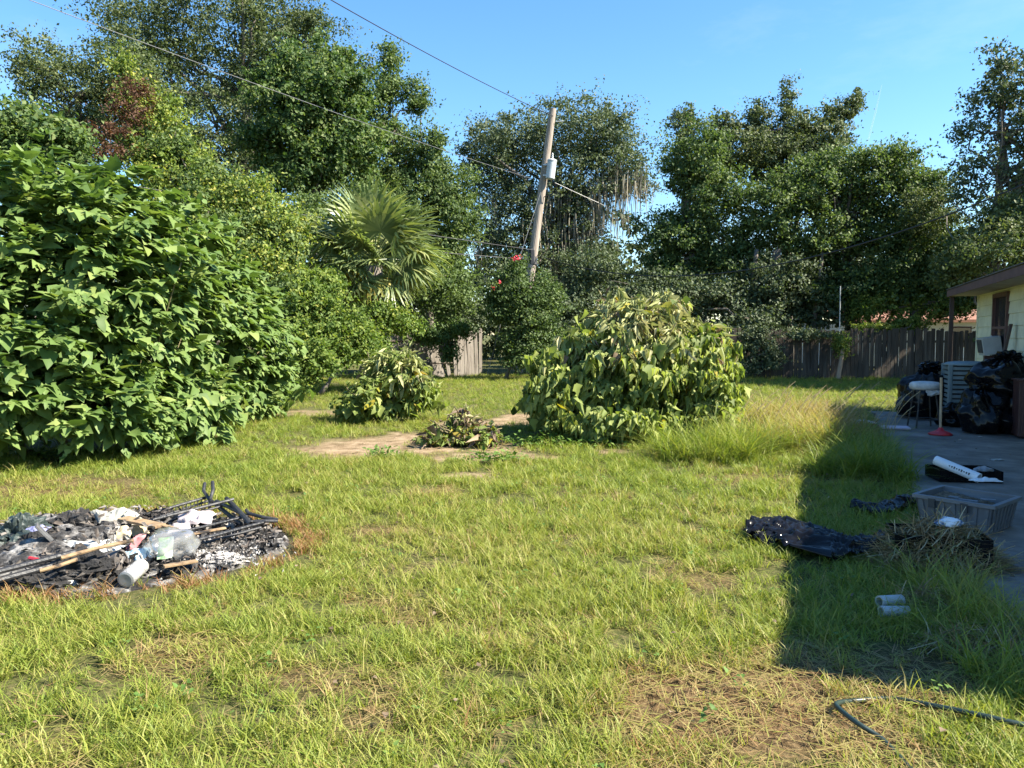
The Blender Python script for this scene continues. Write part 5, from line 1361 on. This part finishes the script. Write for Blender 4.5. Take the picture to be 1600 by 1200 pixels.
m = MB(); m.box(cbc + V(.1, .2, .45), (.5, .42, .84), Mc); m.build('body', cabm, cab, bevel=.008)
m = MB(); m.box(cbc + V(.1, .2, .885), (.55, .47, .03), Mc); m.build('top', cabm, cab, bevel=.006)
for z in (.25, .65):
    m = MB(); m.box(cbc + V(.1, .2, z) + Mc @ V(0, -.216, 0), (.42, .02, .36), Mc); d0 = m.build('door', cabm, cab, bevel=.004)
    m = MB(); m.box(cbc + V(.1, .2, z) + Mc @ V(-.12, -.235, .0), (.1, .012, .015), Mc); m.build('handle', mast_m, d0)
# litter on the patio
for k, (px, py, s_, lab) in enumerate(((1558, 719, .13, 'crumpled white paper scrap on the patio behind the tray'), (1500, 688, .035, 'tiny white chip on the patio right of the plunger'), (1532, 683, .05, 'small white paper bit on the patio near the trash bags'), (1420, 705, .04, 'small pale leaf scrap at the patio edge'))):
    o = crumpled('paper_scrap', H(px, py, .03), s_ * 1.4, s_ * .5, .01, .3, k + 2.2, white_pp, 8, 6, folds=.01, fs=20); tag(o, lab, 'paper')

# ================================================================== GRASS
grass_m = leaf_mat('grass_blade', [(0.0, (0.095, 0.155, 0.024)), (0.2, (0.175, 0.23, 0.036)), (0.42, (0.265, 0.285, 0.055)), (0.62, (0.32, 0.275, 0.10)), (0.8, (0.34, 0.24, 0.115)), (1.0, (0.26, 0.13, 0.055))], 0.38, rough=0.5, instancer='dry')
def blades(r_, n, hmin, hmax, wid, spread, bend, flat=0.0, segs=3):
    v, t, rn = [], [], []
    for _ in range(n):
        a = r_.uniform(0, 2 * math.pi)
        x0, y0 = r_.gauss(0, spread), r_.gauss(0, spread)
        h = r_.uniform(hmin, hmax); w = wid * r_.uniform(.7, 1.25)
        lean = r_.uniform(.08, .45) + flat
        bd = bend * r_.uniform(.3, 1.3)
        dx, dy = math.cos(a), math.sin(a)
        tw = r_.uniform(-.9, .9)
        sx, sy = -math.sin(a + tw), math.cos(a + tw)
        q = r_.random()
        b = len(v)
        for i in range(segs + 1):
            s = i / segs
            r__ = h * (lean * s + bd * s * s)
            z = h * (s - .35 * bd * s * s) * (1 - .75 * flat) + .004
            ww = w * (1 - s ** 1.6) + .0004
            v += [(x0 + dx * r__ - sx * ww / 2, y0 + dy * r__ - sy * ww / 2, z), (x0 + dx * r__ + sx * ww / 2, y0 + dy * r__ + sy * ww / 2, z)]
        for i in range(segs):
            c = b + 2 * i
            t += [(c, c + 1, c + 3), (c, c + 3, c + 2)]; rn += [q, q]
    return np.array(v), np.array(t), np.array(rn)
def proto_collection(name, specs):
    c = bpy.data.collections.new(name)
    for k, sp in enumerate(specs):
        v, t, q = blades(random.Random(100 + k), *sp)
        o = bpy.data.objects.new('%s_%02d' % (name, k), tri_mesh('tuft', v, t, grass_m, q))
        c.objects.link(o)
    return c
def scatter(name, coll, x, y, z, scl, pick, dry, tilt=0.12):
    n = len(x)
    me = bpy.data.meshes.new(name)
    me.vertices.add(n)
    me.vertices.foreach_set('co', np.stack([x, y, z], -1).astype(np.float32).ravel())
    rot = np.stack([rng.normal(size=n) * tilt, rng.normal(size=n) * tilt, rng.uniform(0, 6.283, n)], -1)
    for nm, ty, arr, key in (('rot', 'FLOAT_VECTOR', rot, 'vector'), ('scl', 'FLOAT', scl, 'value'), ('pick', 'INT', pick, 'value'), ('dry', 'FLOAT', dry, 'value')):
        a = me.attributes.new(nm, ty, 'POINT')
        a.data.foreach_set(key, np.ascontiguousarray(arr, dtype=np.int32 if ty == 'INT' else np.float32).ravel())
    me.materials.append(grass_m)
    o = bpy.data.objects.new(name, me); COL.objects.link(o)
    ng = bpy.data.node_groups.new(name, 'GeometryNodeTree')
    ng.interface.new_socket('Geometry', in_out='INPUT', socket_type='NodeSocketGeometry')
    ng.interface.new_socket('Geometry', in_out='OUTPUT', socket_type='NodeSocketGeometry')
    N, L = ng.nodes, ng.links
    gi, go = N.new('NodeGroupInput'), N.new('NodeGroupOutput')
    ip = N.new('GeometryNodeInstanceOnPoints')
    ci = N.new('GeometryNodeCollectionInfo'); ci.inputs['Collection'].default_value = coll
    ci.inputs['Separate Children'].default_value = True; ci.inputs['Reset Children'].default_value = True
    def na(nm, ty):
        a = N.new('GeometryNodeInputNamedAttribute'); a.data_type = ty; a.inputs['Name'].default_value = nm; return a.outputs['Attribute']
    er = N.new('FunctionNodeEulerToRotation')
    L.new(na('rot', 'FLOAT_VECTOR'), er.inputs[0])
    L.new(gi.outputs[0], ip.inputs['Points']); L.new(ci.outputs[0], ip.inputs['Instance'])
    ip.inputs['Pick Instance'].default_value = True
    L.new(na('pick', 'INT'), ip.inputs['Instance Index']); L.new(er.outputs[0], ip.inputs['Rotation'])
    L.new(na('scl', 'FLOAT'), ip.inputs['Scale'])
    L.new(ip.outputs[0], go.inputs[0])
    md = o.modifiers.new('grass', 'NODES'); md.node_group = ng
    o['kind'] = 'stuff'
    return o
lawn = proto_collection('lawn_tuft', [
    (15, .045, .115, .0062, .024, .6), (13, .05, .13, .0072, .022, .8), (18, .03, .08, .0056, .032, .55), (11, .045, .11, .0078, .022, 1.0),
    (18, .025, .06, .0052, .038, .6), (11, .05, .15, .0066, .02, .7), (10, .03, .08, .005, .042, .5, .8), (9, .035, .09, .0045, .05, .6, .9)])
TUSS = [(H(1110, 715), 1.35, .62), (H(1200, 700), 1.1, .6), (H(1270, 690), 1.2, .8), (H(1340, 700), .9, .7)]
xs, ys, dens_keep = [], [], []
def sample(y0, y1, per_m2):
    w0, w1 = 0.70, 0.70
    ymax = y1 * w1 + 0.8
    n = int((y1 - y0) * 2 * ymax * per_m2)
    x = rng.uniform(-ymax, ymax, n); y = rng.uniform(y0, y1, n)
    k = np.abs(x) < y * w1 + 0.8
    return x[k], y[k]
bands = [(2.0, 4.0, 980, .86), (4.0, 6.5, 740, .88), (6.5, 10, 380, 1.0), (10, 15, 170, 1.3), (15, 22, 95, 1.6), (22, 30.5, 60, 2.0)]
AX, AY, AS = [], [], []
for y0, y1, dn, sc in bands:
    x, y = sample(y0, y1, dn); AX.append(x); AY.append(y); AS.append(np.full(len(x), sc))
x, y, s = np.concatenate(AX), np.concatenate(AY), np.concatenate(AS)
sand, straw, dpit = masks(x, y)
shr = np.zeros(len(x), bool)
for c, rx, ry in ((H(985, 665), 1.35, .9), (H(600, 655), .6, .5), (H(60, 690), 2.4, 1.0)):
    shr |= ((x - c.x) / rx) ** 2 + ((y - c.y) / ry) ** 2 < 1
clumpy = fbm(x, y, 3.2, 31.0)
pk = np.clip(1.02 - 1.25 * sand - 0.9 * straw, 0, 1) * np.clip(0.55 + (clumpy - .40) * 3.4, .06, 1)
pk = np.where(dpit < 1.0, 0, pk)
keep = (rng.random(len(x)) < pk) & ~shr & ~on_patio(x, y, 0.02) & (y < 31)
x, y, s, sand, straw, dpit, clumpy = x[keep], y[keep], s[keep], sand[keep], straw[keep], dpit[keep], clumpy[keep]
n = len(x)
large = fbm(x, y, 0.5, 13.0)
dry = 0.0 + 0.24 * large + 0.25 * straw + 0.15 * sand + rng.normal(size=n) * 0.05 + np.where(rng.random(n) < .07, .3, 0)
dry += np.clip((14 - y) / 10, 0, 1) * 0.03
ring = np.clip(1 - np.abs(dpit - 1.06) / 0.17, 0, 1)
dry = np.where(rng.random(n) < ring, 0.62 + .3 * rng.random(n), dry)
pick = rng.integers(0, 8, n)
lowp = (straw + sand > .35) & (rng.random(n) < .6)
pick = np.where(lowp, rng.choice([4, 6, 7], n), pick)
dry = np.where(lowp & (pick >= 6), dry + .3, dry)
scl = s * rng.uniform(.7, 1.2, n) * np.clip(.62 + clumpy * .75, .6, 1.25) * np.where(s > 1.4, .62, np.where(s > 1.2, .8, 1))
o = scatter('lawn_grass', lawn, x, y, np.full(n, -.012), scl, pick, np.clip(dry, 0, .98))
tag(o, 'patchy yellow green lawn grass covering the yard', 'grass')

# straw litter lying flat on bare and dry ground
lit = proto_collection('straw_piece', [(6, .05, .13, .004, .05, .2, 1.15, 2), (5, .04, .10, .005, .06, .3, 1.2, 2), (7, .03, .08, .005, .05, .2, 1.1, 2)])
xx, yy = [], []
for y0, y1, dn in ((2, 4.5, 260), (4.5, 8, 130), (8, 13, 45)):
    a_, b_ = sample(y0, y1, dn); xx.append(a_); yy.append(b_)
x, y = np.concatenate(xx), np.concatenate(yy)
sand, straw, dpit = masks(x, y)
keep = (rng.random(len(x)) < np.clip(.12 + straw - sand * .1, 0, 1)) & (dpit > 1) & ~on_patio(x, y, .2)
x, y = x[keep], y[keep]; n = len(x)
o = scatter('straw_litter', lit, x, y, np.full(n, .0), rng.uniform(.7, 1.3, n), rng.integers(0, 3, n), rng.uniform(.36, .7, n), .05)
tag(o, 'dry straw litter lying between the grass tufts', 'straw')

# tall uncut grass
tallc = proto_collection('tall_tuft', [(26, .35, .75, .013, .05, .9, 0, 5), (24, .30, .62, .014, .06, 1.2, 0, 5), (20, .4, .85, .011, .05, .8, 0, 5), (22, .25, .5, .013, .07, 1.4, 0, 5)])
def tall(name, label, spots, n, sc, dry0, dryx=0.0):
    xs, ys, dr = [], [], []
    for c, rx, ry in spots:
        k = int(n * 3.1 * rx * ry)
        a_ = rng.uniform(0, 6.283, k); r_ = np.sqrt(rng.random(k))
        xs.append(c.x + np.cos(a_) * r_ * rx); ys.append(c.y + np.sin(a_) * r_ * ry)
    x, y = np.concatenate(xs), np.concatenate(ys); k = len(x)
    d_ = dry0 + dryx * (x - x.min()) / max(.1, x.max() - x.min()) + rng.normal(size=k) * .08
    o = scatter(name, tallc, x, y, np.full(k, -.01), sc * rng.uniform(.7, 1.2, k), rng.integers(0, 4, k), np.clip(d_, 0, .9), .1)
    return tag(o, label, 'tall grass')
tall('tall_grass', 'tall uncut green grass clump right of the large wilting shrub', [(H(1110, 715), .75, .5), (H(1170, 705), .6, .45)], 80, .82, .10)
tall('tall_grass', 'tall golden dry grass beside the patio right of the green clump', [(H(1230, 700), .6, .6), (H(1290, 690), .6, .7), (H(1250, 665), .9, .6)], 70, .92, .40, .18)
tall('tall_grass', 'shaded tall green grass along the patio edge', [(H(1350, 715), .45, .6), (H(1370, 745), .3, .5), (H(1320, 740), .4, .5)], 75, .75, .06)
tall('tall_grass', 'long loose green blades around the weed filled black bin', [(H(1490, 930), .38, .25), (H(1540, 985), .35, .3), (H(1570, 1050), .2, .25)], 75, .5, .12, .2)
# seed stalks arching out of the tall grass
st = MB()
for k in range(46):
    c = H(random.uniform(1130, 1400), random.uniform(665, 700))
    a_ = random.uniform(-.6, 1.2); h = random.uniform(.6, 1.05)
    pts = [c + V(math.cos(a_) * .45 * h * (s / 6) ** 2, .1 * math.sin(a_) * (s / 6), h * (s / 6 - .22 * (s / 6) ** 2)) for s in range(7)]
    st.tube(pts, [.0045, .0045, .004, .004, .004, .006, .003], 4)
o = st.build('seed_stalks', plain('stalk', (0.36, 0.27, 0.14), rough=.8)); tag(o, 'dry seed stalks arching out of the tall golden grass', 'grass stalks', kind='stuff')
# little ground weeds at the sand edge
weed_m = leaf_mat('weed_leaf', [(0, (.06, .12, .02)), (.6, (.11, .19, .04)), (1, (.17, .25, .06))], .3)
def weeds(px, py, rx, ry, n_, label):
    c = np.array(H(px, py))
    p = c + np.stack([rng.normal(size=n_) * rx, rng.normal(size=n_) * ry, np.abs(rng.normal(size=n_)) * .05 + .02], -1)
    d = rand_dir(n_); d[:, 2] = np.abs(d[:, 2]) * .4
    nn = rand_dir(n_) * .4 + np.array([0, 0, 1])
    o = cloud_object('ground_weeds', [(T_DIA, p, frames(d, nn), rng.uniform(.04, .09, n_), rng.random(n_))], weed_m, None)
    tag(o, label, 'weeds')
weeds(770, 722, .22, .10, 240, 'small green weed patch on the sand in front of the withered shrub')
weeds(900, 695, .6, .14, 900, 'creeping green weeds at the foot of the large wilting shrub')
weeds(60, 715, .25, .12, 260, 'small light green weeds under the lower left of the giant shrub')
weeds(600, 715, .12, .08, 120, 'tiny weed tuft in the middle of the bare sand')

# fallen dry leaves and small broad-leaved weeds scattered over the lawn
x, y = sample(2.2, 12, 4)
k = len(x)
pos = np.stack([x, y, rng.uniform(.01, .06, k)], -1)
d = rand_dir(k); d[:, 2] *= .3
o = cloud_object('fallen_leaves', [(T_ANG, pos, frames(d, rand_dir(k) * .5 + np.array([0, 0, 1.])), rng.uniform(.014, .034, k), rng.random(k))], brown_m, None)
tag(o, 'small dry brown leaves scattered over the lawn and patio', 'fallen leaves')
cx, cy = sample(2.4, 9, 2.2)
cs = np.repeat(np.arange(len(cx)), 9)
pos = np.stack([cx[cs] + rng.normal(size=len(cs)) * .035, cy[cs] + rng.normal(size=len(cs)) * .035, rng.uniform(.03, .09, len(cs))], -1)
sand, straw, dpit = masks(pos[:, 0], pos[:, 1])
pos = pos[(dpit > 1.05) & ~on_patio(pos[:, 0], pos[:, 1], 0)]; k = len(pos)
d = rand_dir(k); d[:, 2] *= .3
o = cloud_object('broadleaf_weeds', [(T_HEART, pos, frames(d, rand_dir(k) * .35 + np.array([0, 0, 1.])), rng.uniform(.014, .032, k), rng.random(k))], weed_m, None)
tag(o, 'small broad leaved weeds dotted through the lawn', 'weeds')
